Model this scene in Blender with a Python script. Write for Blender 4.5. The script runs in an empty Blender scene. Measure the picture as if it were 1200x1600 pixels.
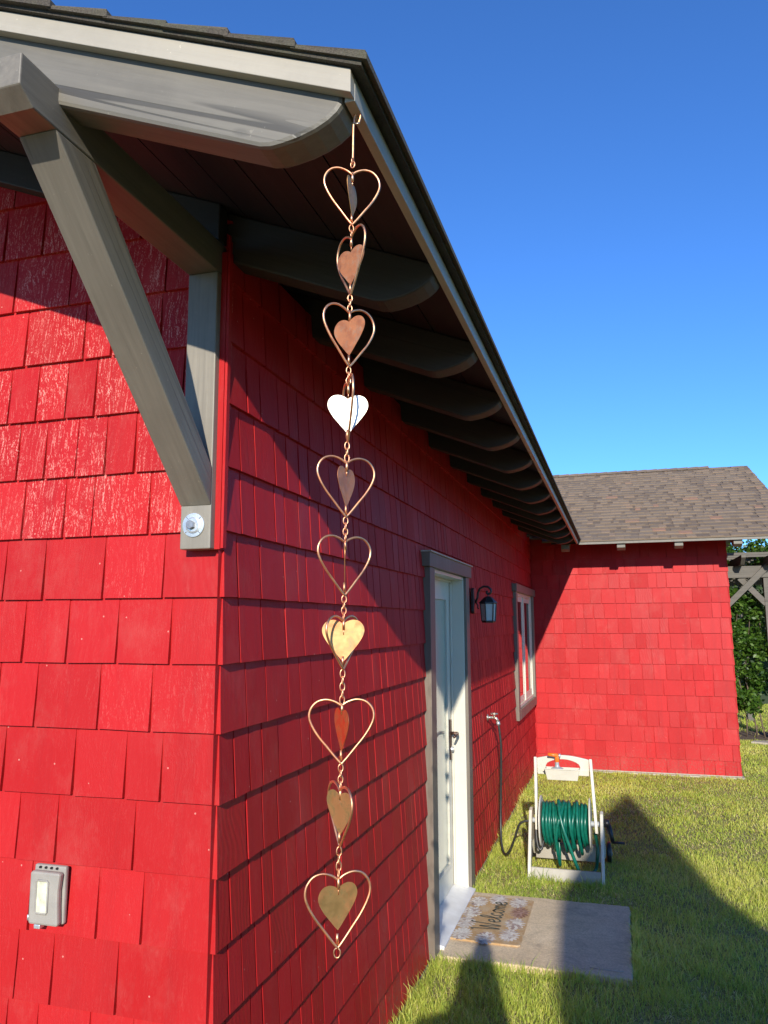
import bpy, math, random
import numpy as np
from mathutils import Vector, Matrix
rad = math.radians
random.seed(7)
rs = np.random.RandomState(11)
scene = bpy.context.scene
col = scene.collection

# ------------------------------------------------------------------ camera
cam = bpy.data.cameras.new("camera"); camo = bpy.data.objects.new("camera", cam); col.objects.link(camo)
yaw, pitch, roll = -0.2916, 0.1445, -0.0044
fwd = Vector((math.sin(yaw)*math.cos(pitch), math.cos(yaw)*math.cos(pitch), math.sin(pitch)))
rgt = Vector((math.cos(yaw), -math.sin(yaw), 0)); up = rgt.cross(fwd)
r2 = rgt*math.cos(roll)+up*math.sin(roll); u2 = -rgt*math.sin(roll)+up*math.cos(roll)
camo.matrix_world = Matrix(((r2.x, u2.x, -fwd.x, 1.0125), (r2.y, u2.y, -fwd.y, -1.8714), (r2.z, u2.z, -fwd.z, 1.745), (0, 0, 0, 1)))
cam.sensor_fit = 'HORIZONTAL'; cam.sensor_width = 36; cam.lens = 36*1201.3/1200
cam.clip_start = 0.02; cam.clip_end = 2000
scene.camera = camo
scene.render.resolution_x = 768; scene.render.resolution_y = 1024

# ------------------------------------------------------------------ light
SUN = Vector((0.178, -1.0, 0.384)).normalized()
w = bpy.data.worlds.new("World"); scene.world = w; w.use_nodes = True
nt = w.node_tree; bg = nt.nodes["Background"]
sky = nt.nodes.new("ShaderNodeTexSky"); sky.sky_type = 'NISHITA'; sky.sun_disc = False
sky.sun_elevation = math.asin(SUN.z); sky.sun_rotation = math.atan2(SUN.x, SUN.y)
sky.air_density = 0.85; sky.dust_density = 0.1; sky.ozone_density = 3.0; sky.altitude = 0
tint = nt.nodes.new("ShaderNodeVectorMath"); tint.operation = 'MULTIPLY'; tint.inputs[1].default_value = (0.52, 0.95, 1.50)
nt.links.new(sky.outputs[0], tint.inputs[0]); nt.links.new(tint.outputs[0], bg.inputs[0]); bg.inputs[1].default_value = 0.13
sl = bpy.data.lights.new("sun", 'SUN'); sl.energy = 4.6; sl.angle = rad(0.5); sl.color = (1, 0.93, 0.82)
so = bpy.data.objects.new("sun", sl); col.objects.link(so)
so.rotation_euler = SUN.to_track_quat('Z', 'Y').to_euler(); so.location = SUN*30
scene.view_settings.view_transform = 'Standard'; scene.view_settings.look = 'None'
scene.view_settings.exposure = 0.36; scene.view_settings.gamma = 1

# ------------------------------------------------------------------ materials
def newmat(name):
    m = bpy.data.materials.new(name); m.use_nodes = True
    return m, m.node_tree.nodes, m.node_tree.links, m.node_tree.nodes["Principled BSDF"]
def N(n, t, **k):
    o = n.new(t)
    for a, v in k.items(): setattr(o, a, v)
    return o
def mixc(n, l, fac, a, b, mode='MIX'):
    m = N(n, "ShaderNodeMix", data_type='RGBA', blend_type=mode)
    for i, v in ((0, fac), (6, a), (7, b)):
        if isinstance(v, (int, float)): m.inputs[i].default_value = v
        elif isinstance(v, tuple): m.inputs[i].default_value = (*v[:3], 1)
        else: l.new(v, m.inputs[i])
    return m.outputs[2]
def mathn(n, l, op, a, b=0.0, c=None):
    m = N(n, "ShaderNodeMath", operation=op)
    for i, v in enumerate((a, b) if c is None else (a, b, c)):
        if isinstance(v, (int, float)): m.inputs[i].default_value = v
        else: l.new(v, m.inputs[i])
    return m.outputs[0]
def ramp(n, l, src, stops):
    r = N(n, "ShaderNodeValToRGB"); e = r.color_ramp.elements
    while len(e) < len(stops): e.new(0.5)
    for i, (p, c) in enumerate(stops):
        e[i].position = p; e[i].color = (c, c, c, 1) if isinstance(c, (int, float)) else (*c[:3], 1)
    l.new(src, r.inputs[0]); return r.outputs[0]
def noise(n, l, vec, scale, detail=4, rough=.55, dist=0):
    t = N(n, "ShaderNodeTexNoise"); t.inputs["Scale"].default_value = scale; t.inputs["Detail"].default_value = detail
    t.inputs["Roughness"].default_value = rough; t.inputs["Distortion"].default_value = dist
    if vec is not None: l.new(vec, t.inputs["Vector"])
    return t.outputs[0]
def mapping(n, l, vec, scale=(1, 1, 1), loc=(0, 0, 0), rot=(0, 0, 0)):
    m = N(n, "ShaderNodeMapping"); m.inputs["Scale"].default_value = scale; m.inputs["Location"].default_value = loc
    m.inputs["Rotation"].default_value = rot; l.new(vec, m.inputs["Vector"]); return m.outputs[0]
def bump(n, l, h, strength, dist, prev=None):
    b = N(n, "ShaderNodeBump"); b.inputs["Distance"].default_value = dist
    if isinstance(strength, (int, float)): b.inputs["Strength"].default_value = strength
    else: l.new(strength, b.inputs["Strength"])
    l.new(h, b.inputs["Height"])
    if prev is not None: l.new(prev, b.inputs["Normal"])
    return b.outputs[0]

def simple(name, color, rough=.6, metal=0, var=.12, nscale=12, bstr=.15, bdist=.002, stretch=(1, 1, 1), dirt=None, dirtamt=.0, spec=.5):
    m, n, l, p = newmat(name)
    tc = N(n, "ShaderNodeTexCoord").outputs["Object"]
    v = mapping(n, l, tc, stretch)
    f = noise(n, l, v, nscale, 5)
    dark = tuple(c*(1-var) for c in color); lite = tuple(min(1, c*(1+var)) for c in color)
    c = mixc(n, l, ramp(n, l, f, [(.3, 0), (.7, 1)]), dark, lite)
    if dirt:
        g = noise(n, l, tc, 3.1, 6, .7)
        c = mixc(n, l, mathn(n, l, 'MULTIPLY', ramp(n, l, g, [(.45, 0), (.7, 1)]), dirtamt), c, dirt)
    l.new(c, p.inputs["Base Color"])
    p.inputs["Roughness"].default_value = rough; p.inputs["Metallic"].default_value = metal
    p.inputs["Specular IOR Level"].default_value = spec
    if bstr: l.new(bump(n, l, noise(n, l, v, nscale*4, 5), bstr, bdist), p.inputs["Normal"])
    return m

def red_shingle():
    m, n, l, p = newmat("red_painted_cedar")
    tc = N(n, "ShaderNodeTexCoord").outputs["Object"]
    at = N(n, "ShaderNodeAttribute", attribute_name="rnd").outputs["Fac"]
    cmb = N(n, "ShaderNodeCombineXYZ"); 
    o = mathn(n, l, 'MULTIPLY', at, 37.0); l.new(o, cmb.inputs[0]); l.new(o, cmb.inputs[1]); l.new(mathn(n, l, 'MULTIPLY', at, 11.0), cmb.inputs[2])
    va = N(n, "ShaderNodeVectorMath", operation='ADD'); l.new(tc, va.inputs[0]); l.new(cmb.outputs[0], va.inputs[1])
    # slightly slanted vertical grain
    warp = noise(n, l, va.outputs[0], 3.5, 2)
    wv = N(n, "ShaderNodeVectorMath", operation='MULTIPLY_ADD'); l.new(warp, wv.inputs[0]); wv.inputs[1].default_value = (.10, .10, 0); l.new(va.outputs[0], wv.inputs[2])
    gv = mapping(n, l, wv.outputs[0], (1, 1, .045))
    grain = noise(n, l, gv, 190, 3, .65)
    ring = N(n, "ShaderNodeTexWave", wave_type='BANDS', bands_direction='DIAGONAL'); ring.inputs["Scale"].default_value = 26; ring.inputs["Distortion"].default_value = 3.5; ring.inputs["Detail"].default_value = 2
    l.new(mapping(n, l, wv.outputs[0], (1, 1, .12)), ring.inputs["Vector"])
    fine = noise(n, l, mapping(n, l, va.outputs[0], (1, 1, .3)), 520, 2, .6)
    r2_ = N(n, "ShaderNodeTexWhiteNoise", noise_dimensions='1D'); l.new(mathn(n, l, 'MULTIPLY', at, 913.0), r2_.inputs["W"])
    wn = r2_.outputs["Value"]
    strong = ramp(n, l, wn, [(.35, .12), (.9, 1.0)])
    patch = ramp(n, l, noise(n, l, va.outputs[0], 9, 3), [(.35, .35), (.65, 1.0)])
    st = mathn(n, l, 'MULTIPLY', strong, patch)
    b1 = bump(n, l, grain, st, .0022)
    b2 = bump(n, l, ring.outputs[0], mathn(n, l, 'MULTIPLY', ramp(n, l, wn, [(.0, .5), (.5, .06)]), .5), .0016, b1)
    b3 = bump(n, l, fine, mathn(n, l, 'MULTIPLY', st, .55), .0012, b2)
    l.new(b3, p.inputs["Normal"])
    base = mixc(n, l, at, (.385, .0085, .0095), (.475, .012, .014))
    glint = N(n, "ShaderNodeAttribute", attribute_name="glint").outputs["Fac"]
    big = noise(n, l, tc, 2.2, 5, .6)
    base = mixc(n, l, mathn(n, l, 'MULTIPLY', ramp(n, l, big, [(.4, 0), (.7, 1)]), .35), base, (.49, .022, .024))
    # pale pink specks on grain tips: sun glints painted into the colour
    glint_mask = mathn(n, l, 'MULTIPLY', ramp(n, l, mathn(n, l, 'ADD', mathn(n, l, 'MULTIPLY', grain, .55), mathn(n, l, 'MULTIPLY', fine, .45)), [(.535, 0), (.60, 1)]), mathn(n, l, 'MULTIPLY', mathn(n, l, 'ADD', mathn(n, l, 'MULTIPLY', glint, .90), .035), patch))
    base = mixc(n, l, glint_mask, base, (.82, .36, .30))
    # specks of splashed soil near the ground
    sx = N(n, "ShaderNodeSeparateXYZ"); l.new(tc, sx.inputs[0])
    stre = noise(n, l, mapping(n, l, tc, (1, 1, .07)), 14, 5, .65)
    base = mixc(n, l, mathn(n, l, 'MULTIPLY', ramp(n, l, stre, [(.50, 0), (.72, 1)]), .30), base, (.24, .012, .014))
    dust = noise(n, l, mapping(n, l, tc, (1, 1, .6), (2, 5, 1)), 5, 7, .75)
    base = mixc(n, l, mathn(n, l, 'MULTIPLY', ramp(n, l, dust, [(.52, 0), (.75, 1)]), .16), base, (.50, .20, .16))
    low = ramp(n, l, sx.outputs[2], [(.0, 1), (.30, 0)])
    sp = mathn(n, l, 'MULTIPLY', ramp(n, l, noise(n, l, tc, 60, 4, .7), [(.5, 0), (.68, 1)]), low)
    base = mixc(n, l, mathn(n, l, 'MULTIPLY', sp, .75), base, (.16, .12, .08))
    vo = N(n, "ShaderNodeTexVoronoi"); vo.inputs["Scale"].default_value = 17; l.new(tc, vo.inputs["Vector"])
    chip = ramp(n, l, vo.outputs["Distance"], [(.035, 1), (.05, 0)])
    base = mixc(n, l, mathn(n, l, 'MULTIPLY', chip, .5), base, (.72, .38, .30))
    l.new(base, p.inputs["Base Color"])
    l.new(ramp(n, l, wn, [(0, .50), (1, .60)]), p.inputs["Roughness"])
    p.inputs["Specular IOR Level"].default_value = .22
    return m

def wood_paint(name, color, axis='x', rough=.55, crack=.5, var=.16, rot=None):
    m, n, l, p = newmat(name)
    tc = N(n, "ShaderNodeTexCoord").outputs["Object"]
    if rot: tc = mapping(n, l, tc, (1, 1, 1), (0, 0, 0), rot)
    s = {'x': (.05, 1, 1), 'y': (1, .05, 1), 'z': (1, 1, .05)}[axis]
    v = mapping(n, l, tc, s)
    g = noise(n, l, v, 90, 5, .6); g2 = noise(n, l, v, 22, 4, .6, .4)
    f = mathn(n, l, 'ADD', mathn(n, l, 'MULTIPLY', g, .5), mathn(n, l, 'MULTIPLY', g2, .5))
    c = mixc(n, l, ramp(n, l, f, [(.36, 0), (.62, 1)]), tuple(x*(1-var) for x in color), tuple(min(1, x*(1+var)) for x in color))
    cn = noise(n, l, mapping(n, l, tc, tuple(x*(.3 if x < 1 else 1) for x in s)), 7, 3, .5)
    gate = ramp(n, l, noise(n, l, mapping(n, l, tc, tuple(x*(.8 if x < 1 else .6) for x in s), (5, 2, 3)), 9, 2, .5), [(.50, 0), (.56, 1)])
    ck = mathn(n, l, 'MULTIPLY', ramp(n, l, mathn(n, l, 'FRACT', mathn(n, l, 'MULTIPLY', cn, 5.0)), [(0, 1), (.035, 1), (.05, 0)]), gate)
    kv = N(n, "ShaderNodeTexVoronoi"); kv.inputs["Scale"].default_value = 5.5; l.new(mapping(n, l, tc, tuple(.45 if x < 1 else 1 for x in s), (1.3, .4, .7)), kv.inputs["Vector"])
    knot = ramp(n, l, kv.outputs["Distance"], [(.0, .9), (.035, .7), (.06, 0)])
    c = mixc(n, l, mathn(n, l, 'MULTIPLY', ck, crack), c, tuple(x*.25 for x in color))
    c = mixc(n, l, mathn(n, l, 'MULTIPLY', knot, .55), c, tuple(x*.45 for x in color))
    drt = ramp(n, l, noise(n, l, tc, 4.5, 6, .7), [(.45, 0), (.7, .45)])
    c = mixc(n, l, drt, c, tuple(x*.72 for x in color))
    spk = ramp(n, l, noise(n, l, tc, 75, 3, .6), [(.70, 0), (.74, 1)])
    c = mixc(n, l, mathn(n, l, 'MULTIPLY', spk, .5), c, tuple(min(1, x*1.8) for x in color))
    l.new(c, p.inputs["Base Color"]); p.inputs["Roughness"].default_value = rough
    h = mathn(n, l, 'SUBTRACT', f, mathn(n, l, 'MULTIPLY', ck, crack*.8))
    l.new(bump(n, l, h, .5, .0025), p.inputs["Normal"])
    return m

def attr_col(name, stops, rough=.9, nz=220, amt=.35, bstr=.6, bdist=.003, big=None, trans=0):
    m, n, l, p = newmat(name)
    tc = N(n, "ShaderNodeTexCoord").outputs["Object"]
    at = N(n, "ShaderNodeAttribute", attribute_name="rnd").outputs["Fac"]
    c = ramp(n, l, at, stops)
    f = noise(n, l, tc, nz, 3, .7)
    c = mixc(n, l, amt, c, mixc(n, l, 1.0, c, ramp(n, l, f, [(.3, .35), (.7, 1.7)]), 'MULTIPLY'))
    if big:
        c = mixc(n, l, mathn(n, l, 'MULTIPLY', ramp(n, l, noise(n, l, tc, big[0], 4, .6), [(.42, 0), (.66, 1)]), big[2]), c, big[1])
    l.new(c, p.inputs["Base Color"]); p.inputs["Roughness"].default_value = rough
    if bstr: l.new(bump(n, l, f, bstr, bdist), p.inputs["Normal"])
    if trans:
        tr = N(n, "ShaderNodeBsdfTranslucent"); l.new(c, tr.inputs[0]); mx = N(n, "ShaderNodeMixShader"); mx.inputs[0].default_value = trans
        l.new(p.outputs[0], mx.inputs[1]); l.new(tr.outputs[0], mx.inputs[2]); l.new(mx.outputs[0], n["Material Output"].inputs[0])
    return m

def copper(name, c1, c2, c3, rough=.34, metal=1.0):
    m, n, l, p = newmat(name)
    tc = N(n, "ShaderNodeTexCoord").outputs["Object"]
    f = noise(n, l, tc, 26, 4, .6, .6); g = noise(n, l, mapping(n, l, tc, (1, 1, 1), (3, 1, 7)), 55, 4, .65)
    c = mixc(n, l, ramp(n, l, f, [(.44, 0), (.56, 1)]), c1, c2)
    c = mixc(n, l, ramp(n, l, g, [(.52, 0), (.68, .75)]), c, c3)
    l.new(c, p.inputs["Base Color"]); p.inputs["Metallic"].default_value = metal
    l.new(ramp(n, l, g, [(.3, rough*.8), (.7, min(1, rough*1.5))]), p.inputs["Roughness"])
    l.new(bump(n, l, f, .15, .002), p.inputs["Normal"])
    return m

M = {}
M['red'] = red_shingle()
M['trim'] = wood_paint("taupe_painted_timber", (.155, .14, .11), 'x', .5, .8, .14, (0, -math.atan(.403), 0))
M['brace'] = wood_paint("taupe_painted_brace", (.18, .16, .125), 'y', .55, .35, .14, (rad(45), 0, 0))
M['trim_y'] = wood_paint("taupe_painted_timber_lengthwise", (.17, .15, .118), 'y', .55, .5)
M['trim_z'] = wood_paint("taupe_painted_timber_upright", (.235, .21, .165), 'z', .5, .5)
M['casing'] = wood_paint("brown_grey_casing_paint", (.17, .138, .105), 'z', .5, .25)
M['fascia'] = wood_paint("pale_fascia_paint", (.39, .35, .275), 'x', .45, .0, .03, (0, -math.atan(.403), 0))
M['fascia_y'] = wood_paint("grey_eave_fascia_paint", (.44, .415, .345), 'y', .45, .05, .05)
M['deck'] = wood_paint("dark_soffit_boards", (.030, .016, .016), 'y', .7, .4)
M['tail'] = wood_paint("taupe_rafter_paint_with_painted_shade", (.046, .039, .030), 'x', .6, .5, .16, (0, -math.atan(.403), 0))  # same timber paint, darkened so the eave shade sits in the colour
M['white'] = simple("white_door_paint", (.66, .62, .50), .35, var=.04, nscale=5, bstr=.05)
M['sill'] = simple("white_sill_paint", (.70, .70, .68), .4, var=.1, nscale=9, bstr=.05, dirt=(.35, .3, .22), dirtamt=.3)
M['blackm'] = simple("dark_bronze_metal", (.065, .06, .057), .42, .6, .2, 30, .1)
M['bronze'] = simple("oiled_bronze_hardware", (.13, .075, .055), .38, .7, .2, 40, .1)
M['zinc'] = simple("galvanised_zinc", (.62, .64, .64), .42, .75, .14, 60, .2)
M['boltgrey'] = simple("dull_grey_bolt", (.30, .31, .33), .45, .7, .12, 60, .1)
M['brass'] = simple("weathered_brass", (.62, .56, .46), .35, .85, .2, 50, .1)
M['boxgrey'] = simple("weathered_grey_plastic", (.30, .275, .235), .6, 0, .08, 30, .15, dirt=(.42, .40, .34), dirtamt=.3)
M['cream'] = simple("cream_plastic", (.60, .56, .46), .42, 0, .06, 14, .08, dirt=(.32, .28, .2), dirtamt=.22)
M['creamd'] = simple("dirty_cream_plastic", (.36, .33, .27), .5, 0, .1, 14, .1, dirt=(.2, .17, .12), dirtamt=.5)
M['black'] = simple("black_plastic", (.015, .015, .016), .35, 0, .2, 30, .1)
M['rubber'] = simple("dark_rubber_hose", (.03, .032, .03), .4, 0, .2, 60, .1)
M['green'] = simple("green_vinyl_hose", (.004, .115, .075), .3, 0, .25, 40, .1)
M['orange'] = simple("orange_plastic", (.85, .18, .02), .35, 0, .05, 40, .05)
M['greyp'] = simple("grey_plastic", (.33, .35, .36), .4, 0, .08, 40, .05)
M['foundation'] = simple("pale_concrete_footing", (.42, .38, .31), .9, 0, .2, 30, .5, .004, dirt=(.2, .16, .1), dirtamt=.5)
M['roofbrown'] = attr_col("brown_asphalt_shingle", [(0, (.13, .092, .062)), (.35, (.185, .133, .086)), (.7, (.225, .163, .106)), (.93, (.26, .175, .108)), (1, (.30, .165, .10))], .95, 420, .5, .7, .003, (1.3, (.15, .12, .095), .3))
M['roofgrey'] = attr_col("grey_brown_asphalt_shingle", [(0, (.05, .042, .035)), (.5, (.085, .07, .052)), (1, (.12, .10, .07))], .95, 300, .7, .9, .004, (14, (.10, .105, .06), .5))
M['copper'] = copper("copper_wire", (.90, .42, .22), (.95, .52, .28), (.74, .34, .16), .38)
M['patina_a'] = copper("brass_toned_copper_sheet", (.50, .29, .10), (.62, .30, .11), (.27, .20, .08), .48, .75)
M['patina_b'] = copper("rosy_copper_sheet", (.64, .24, .10), (.50, .18, .08), (.40, .27, .18), .5, .6)
M['patina_c'] = copper("golden_copper_sheet", (.66, .42, .17), (.74, .30, .12), (.42, .42, .24), .55, .65)
M['patina_d'] = copper("orange_copper_sheet", (.78, .30, .10), (.70, .34, .13), (.55, .26, .10), .40)
M['glare_sheet'] = copper("copper_sheet_with_painted_glare", (.80, .73, .61), (.86, .79, .68), (.66, .58, .47), .5)  # near-white base colour stands for sun glare on one copper heart

def concrete():
    m, n, l, p = newmat("worn_concrete")
    tc = N(n, "ShaderNodeTexCoord").outputs["Object"]
    a = noise(n, l, tc, 3.2, 7, .65); b = noise(n, l, tc, 90, 4, .7); c0 = noise(n, l, mapping(n, l, tc, (1, 6, 1)), 7, 5, .6)
    c = mixc(n, l, ramp(n, l, a, [(.3, 0), (.7, 1)]), (.62, .475, .285), (.78, .62, .40))
    c = mixc(n, l, ramp(n, l, b, [(.35, .4), (.6, 0)]), c, (.27, .21, .15))
    c = mixc(n, l, mathn(n, l, 'MULTIPLY', ramp(n, l, c0, [(.5, 0), (.7, 1)]), .3), c, (.40, .31, .21))
    st_ = noise(n, l, mapping(n, l, tc, (1, 1, 1), (4, 2, 0)), 5.5, 8, .75, .8)
    c = mixc(n, l, mathn(n, l, 'MULTIPLY', ramp(n, l, st_, [(.50, 0), (.66, 1)]), .45), c, (.26, .21, .15))
    pits = ramp(n, l, noise(n, l, tc, 150, 2, .5), [(.66, 0), (.72, 1)])
    c = mixc(n, l, mathn(n, l, 'MULTIPLY', pits, .6), c, (.14, .11, .09))
    l.new(c, p.inputs["Base Color"]); p.inputs["Roughness"].default_value = .9
    l.new(bump(n, l, mathn(n, l, 'ADD', b, a), .7, .005), p.inputs["Normal"]); return m
M['concrete'] = concrete()

def soil():
    m, n, l, p = newmat("turf_soil")
    tc = N(n, "ShaderNodeTexCoord").outputs["Object"]
    a = noise(n, l, tc, 1.4, 6, .6); b = noise(n, l, tc, 45, 5, .7)
    c = mixc(n, l, ramp(n, l, a, [(.35, 0), (.65, 1)]), (.36, .34, .10), (.46, .40, .14))
    c = mixc(n, l, ramp(n, l, b, [(.4, .8), (.6, 0)]), c, (.10, .10, .04))
    c = mixc(n, l, mathn(n, l, 'MULTIPLY', ramp(n, l, noise(n, l, tc, 160, 3, .7), [(.55, 0), (.68, 1)]), .6), c, (.26, .21, .08))
    l.new(c, p.inputs["Base Color"]); p.inputs["Roughness"].default_value = .95
    l.new(bump(n, l, b, .9, .02), p.inputs["Normal"]); return m
M['soil'] = soil()
M['grass'] = attr_col("lawn_blades", [(0, (.16, .28, .03)), (.3, (.42, .55, .07)), (.6, (.74, .76, .15)), (.8, (.92, .80, .32)), (1, (.95, .78, .46))], .55, 30, .2, 0, 0, (1.1, (.74, .72, .17), .35), .5)
M['leaf'] = attr_col("vine_leaves", [(0, (.02, .055, .008)), (.5, (.06, .14, .015)), (1, (.14, .24, .03))], .45, 30, .2, 0, 0, None, .4)
M['bark'] = simple("brown_bark", (.12, .085, .06), .9, 0, .3, 30, .6, .006, (1, 1, .3))
M['pergola'] = wood_paint("weathered_grey_pergola_timber", (.13, .118, .10), 'x', .8, .6)
M['hedge'] = attr_col("hedge_leaves", [(0, (.015, .04, .008)), (.6, (.04, .09, .015)), (1, (.09, .15, .03))], .6, 20, .2, 0, 0, None, .3)

def glass_mat(name, tint, metal=0.0, rough=.03, base=(.02, .025, .025)):
    m, n, l, p = newmat(name)
    p.inputs["Base Color"].default_value = (*base, 1); p.inputs["Roughness"].default_value = rough
    p.inputs["Specular IOR Level"].default_value = .9; p.inputs["IOR"].default_value = 1.6
    p.inputs["Coat Weight"].default_value = 1.0; p.inputs["Coat Roughness"].default_value = .02
    tc = N(n, "ShaderNodeTexCoord").outputs["Object"]
    l.new(bump(n, l, noise(n, l, tc, 1.5, 2), .03, .01), p.inputs["Normal"])
    return m
M['pane'] = glass_mat("window_glass", None)
def blind_glass():
    m, n, l, p = newmat("glass_over_pale_blind")
    tc = N(n, "ShaderNodeTexCoord").outputs["Object"]
    f = noise(n, l, mapping(n, l, tc, (1, 1, .2)), 9, 3)
    c = mixc(n, l, f, (.36, .44, .33), (.44, .51, .39))
    l.new(c, p.inputs["Base Color"]); p.inputs["Roughness"].default_value = .3
    p.inputs["Coat Weight"].default_value = 1.0; p.inputs["Coat Roughness"].default_value = .02
    return m
M['blind'] = blind_glass()
M['frost'] = simple("frosted_lantern_glass", (.50, .55, .52), .25, 0, .05, 20, .02)
M['clearwin'] = simple("cloudy_cover_window", (.62, .62, .45), .2, 0, .25, 60, .05)

# ------------------------------------------------------------------ mesh builder
ORG = {}
class MB:
    def __init__(s): s.v = []; s.f = []; s.r = []; s.w = {}
    def add(s, vs, fs, rnd=0.0):
        b = len(s.v); s.v += [tuple(v) for v in vs]; s.f += [tuple(b+i for i in f) for f in fs]; s.r += [rnd]*len(fs)
    def box(s, x0, x1, y0, y1, z0, z1, rnd=0.0, bev=0.0):
        if bev:
            b = bev
            pts = []
            for (x, sx) in ((x0, 1), (x1, -1)):
                for (y, sy) in ((y0, 1), (y1, -1)):
                    for (z, sz) in ((z0, 1), (z1, -1)):
                        pts.append(((x, y+sy*b, z+sz*b), (x+sx*b, y, z+sz*b), (x+sx*b, y+sy*b, z)))
            V = [p for t in pts for p in t]
            I = lambda a, b_, c, k: (a*4+b_*2+c)*3+k
            F = []
            F.append((I(0,0,0,0), I(0,0,1,0), I(0,1,1,0), I(0,1,0,0))); F.append((I(1,0,0,0), I(1,1,0,0), I(1,1,1,0), I(1,0,1,0)))
            F.append((I(0,0,0,1), I(1,0,0,1), I(1,0,1,1), I(0,0,1,1))); F.append((I(0,1,0,1), I(0,1,1,1), I(1,1,1,1), I(1,1,0,1)))
            F.append((I(0,0,0,2), I(0,1,0,2), I(1,1,0,2), I(1,0,0,2))); F.append((I(0,0,1,2), I(1,0,1,2), I(1,1,1,2), I(0,1,1,2)))
            for a in (0, 1):
                for c in (0, 1):
                    F.append((I(a,0,c,0), I(a,1,c,0), I(a,1,c,2), I(a,0,c,2)))
                    F.append((I(a,c,0,0), I(a,c,1,0), I(a,c,1,1), I(a,c,0,1)))
                    F.append((I(0,a,c,1), I(1,a,c,1), I(1,a,c,2), I(0,a,c,2)))
            for a in (0, 1):
                for b_ in (0, 1):
                    for c in (0, 1): F.append((I(a,b_,c,0), I(a,b_,c,1), I(a,b_,c,2)))
            s.add(V, F, rnd); s.fixn = True
            return s
        V = [(x, y, z) for x in (x0, x1) for y in (y0, y1) for z in (z0, z1)]
        s.add(V, [(0, 1, 3, 2), (4, 6, 7, 5), (0, 4, 5, 1), (2, 3, 7, 6), (0, 2, 6, 4), (1, 5, 7, 3)], rnd); return s
    def prism(s, poly, a, b, plane='xz', rnd=0.0):
        """poly in 2D extruded between a and b on the remaining axis"""
        def P(u, v, t): return {'xz': (u, t, v), 'yz': (t, u, v), 'xy': (u, v, t)}[plane]
        n = len(poly); V = [P(u, v, a) for u, v in poly]+[P(u, v, b) for u, v in poly]
        F = [tuple(range(n)), tuple(range(2*n-1, n-1, -1))]+[(i, i+n, (i+1) % n+n, (i+1) % n) for i in range(n)]
        s.add(V, F, rnd); s.fixn = True; return s
    def tube(s, pts, r, n=8, closed=False, rnd=0.0, cap=True):
        pts = [Vector(p) for p in pts]; m = len(pts)
        rr = r if isinstance(r, (list, tuple)) else [r]*m
        V = []; prev = None
        for i, p in enumerate(pts):
            if closed: t = pts[(i+1) % m]-pts[i-1]
            else: t = pts[min(i+1, m-1)]-pts[max(i-1, 0)]
            t.normalize()
            if prev is None:
                a = Vector((0, 0, 1)) if abs(t.z) < .9 else Vector((1, 0, 0)); q = t.cross(a).normalized()
            else:
                q = prev-t*prev.dot(t); q = q.normalized() if q.length > 1e-6 else t.orthogonal().normalized()
            prev = q; b = t.cross(q)
            for k in range(n):
                an = 2*math.pi*k/n; V.append(p+(q*math.cos(an)+b*math.sin(an))*rr[i])
        F = []
        for i in range(m if closed else m-1):
            j = (i+1) % m
            for k in range(n): F.append((i*n+k, i*n+(k+1) % n, j*n+(k+1) % n, j*n+k))
        if not closed and cap: F += [tuple(range(n-1, -1, -1)), tuple((m-1)*n+k for k in range(n))]
        s.add(V, F, rnd); s.smooth = True; return s
    def lathe(s, c, prof, n=16, axis='z', rnd=0.0, rot=0.0):
        """prof: list of (radius, height)"""
        V = []; c = Vector(c)
        for r, h in prof:
            for k in range(n):
                a = 2*math.pi*k/n+rot; x, y = r*math.cos(a), r*math.sin(a)
                V.append(c+Vector({'z': (x, y, h), 'x': (h, x, y), 'y': (x, h, y)}[axis]))
        F = [(i*n+k, i*n+(k+1) % n, (i+1)*n+(k+1) % n, (i+1)*n+k) for i in range(len(prof)-1) for k in range(n)]
        F += [tuple(range(n-1, -1, -1)), tuple((len(prof)-1)*n+k for k in range(n))]
        s.add(V, F, rnd); s.fixn = True; return s
    def build(s, name, mat, parent=None, smooth=None, bevel=0, xf=None):
        me = bpy.data.meshes.new(name)
        org = ORG.get(parent.name, Vector()) if parent else Vector()
        V = np.array(s.v, dtype=np.float64)
        if xf: V = np.array([xf(*v) for v in V])
        V = V-np.array(org)
        me.from_pydata(V.tolist(), [], s.f)
        if s.r and any(s.r):
            a = me.attributes.new("rnd", 'FLOAT', 'FACE'); a.data.foreach_set("value", s.r)
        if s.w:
            a = me.attributes.new("glint", 'FLOAT', 'FACE'); a.data.foreach_set("value", [s.w.get(i, 0.0) for i in range(len(s.f))])
        if getattr(s, 'fixn', False):
            import bmesh
            bm = bmesh.new(); bm.from_mesh(me); bmesh.ops.recalc_face_normals(bm, faces=bm.faces); bm.to_mesh(me); bm.free()
        sm = smooth if smooth is not None else getattr(s, 'smooth', False)
        if sm: me.polygons.foreach_set("use_smooth", [True]*len(me.polygons))
        me.materials.append(mat); me.update()
        o = bpy.data.objects.new(name, me); col.objects.link(o)
        if parent: o.parent = parent
        ORG[o.name] = org
        if bevel:
            b = o.modifiers.new("bevel", 'BEVEL'); b.width = bevel; b.segments = 2; b.limit_method = 'ANGLE'; b.angle_limit = rad(40)
        return o
def tag(o, label=None, cat=None, group=None, kind=None):
    if label: o["label"] = label
    if cat: o["category"] = cat
    if group: o["group"] = group
    if kind: o["kind"] = kind
    return o
def thing(name, loc, label, cat, group=None):
    o = bpy.data.objects.new(name, None); o.empty_display_size = .1; o.location = loc; col.objects.link(o)
    ORG[o.name] = Vector(loc); return tag(o, label, cat, group)

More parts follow.
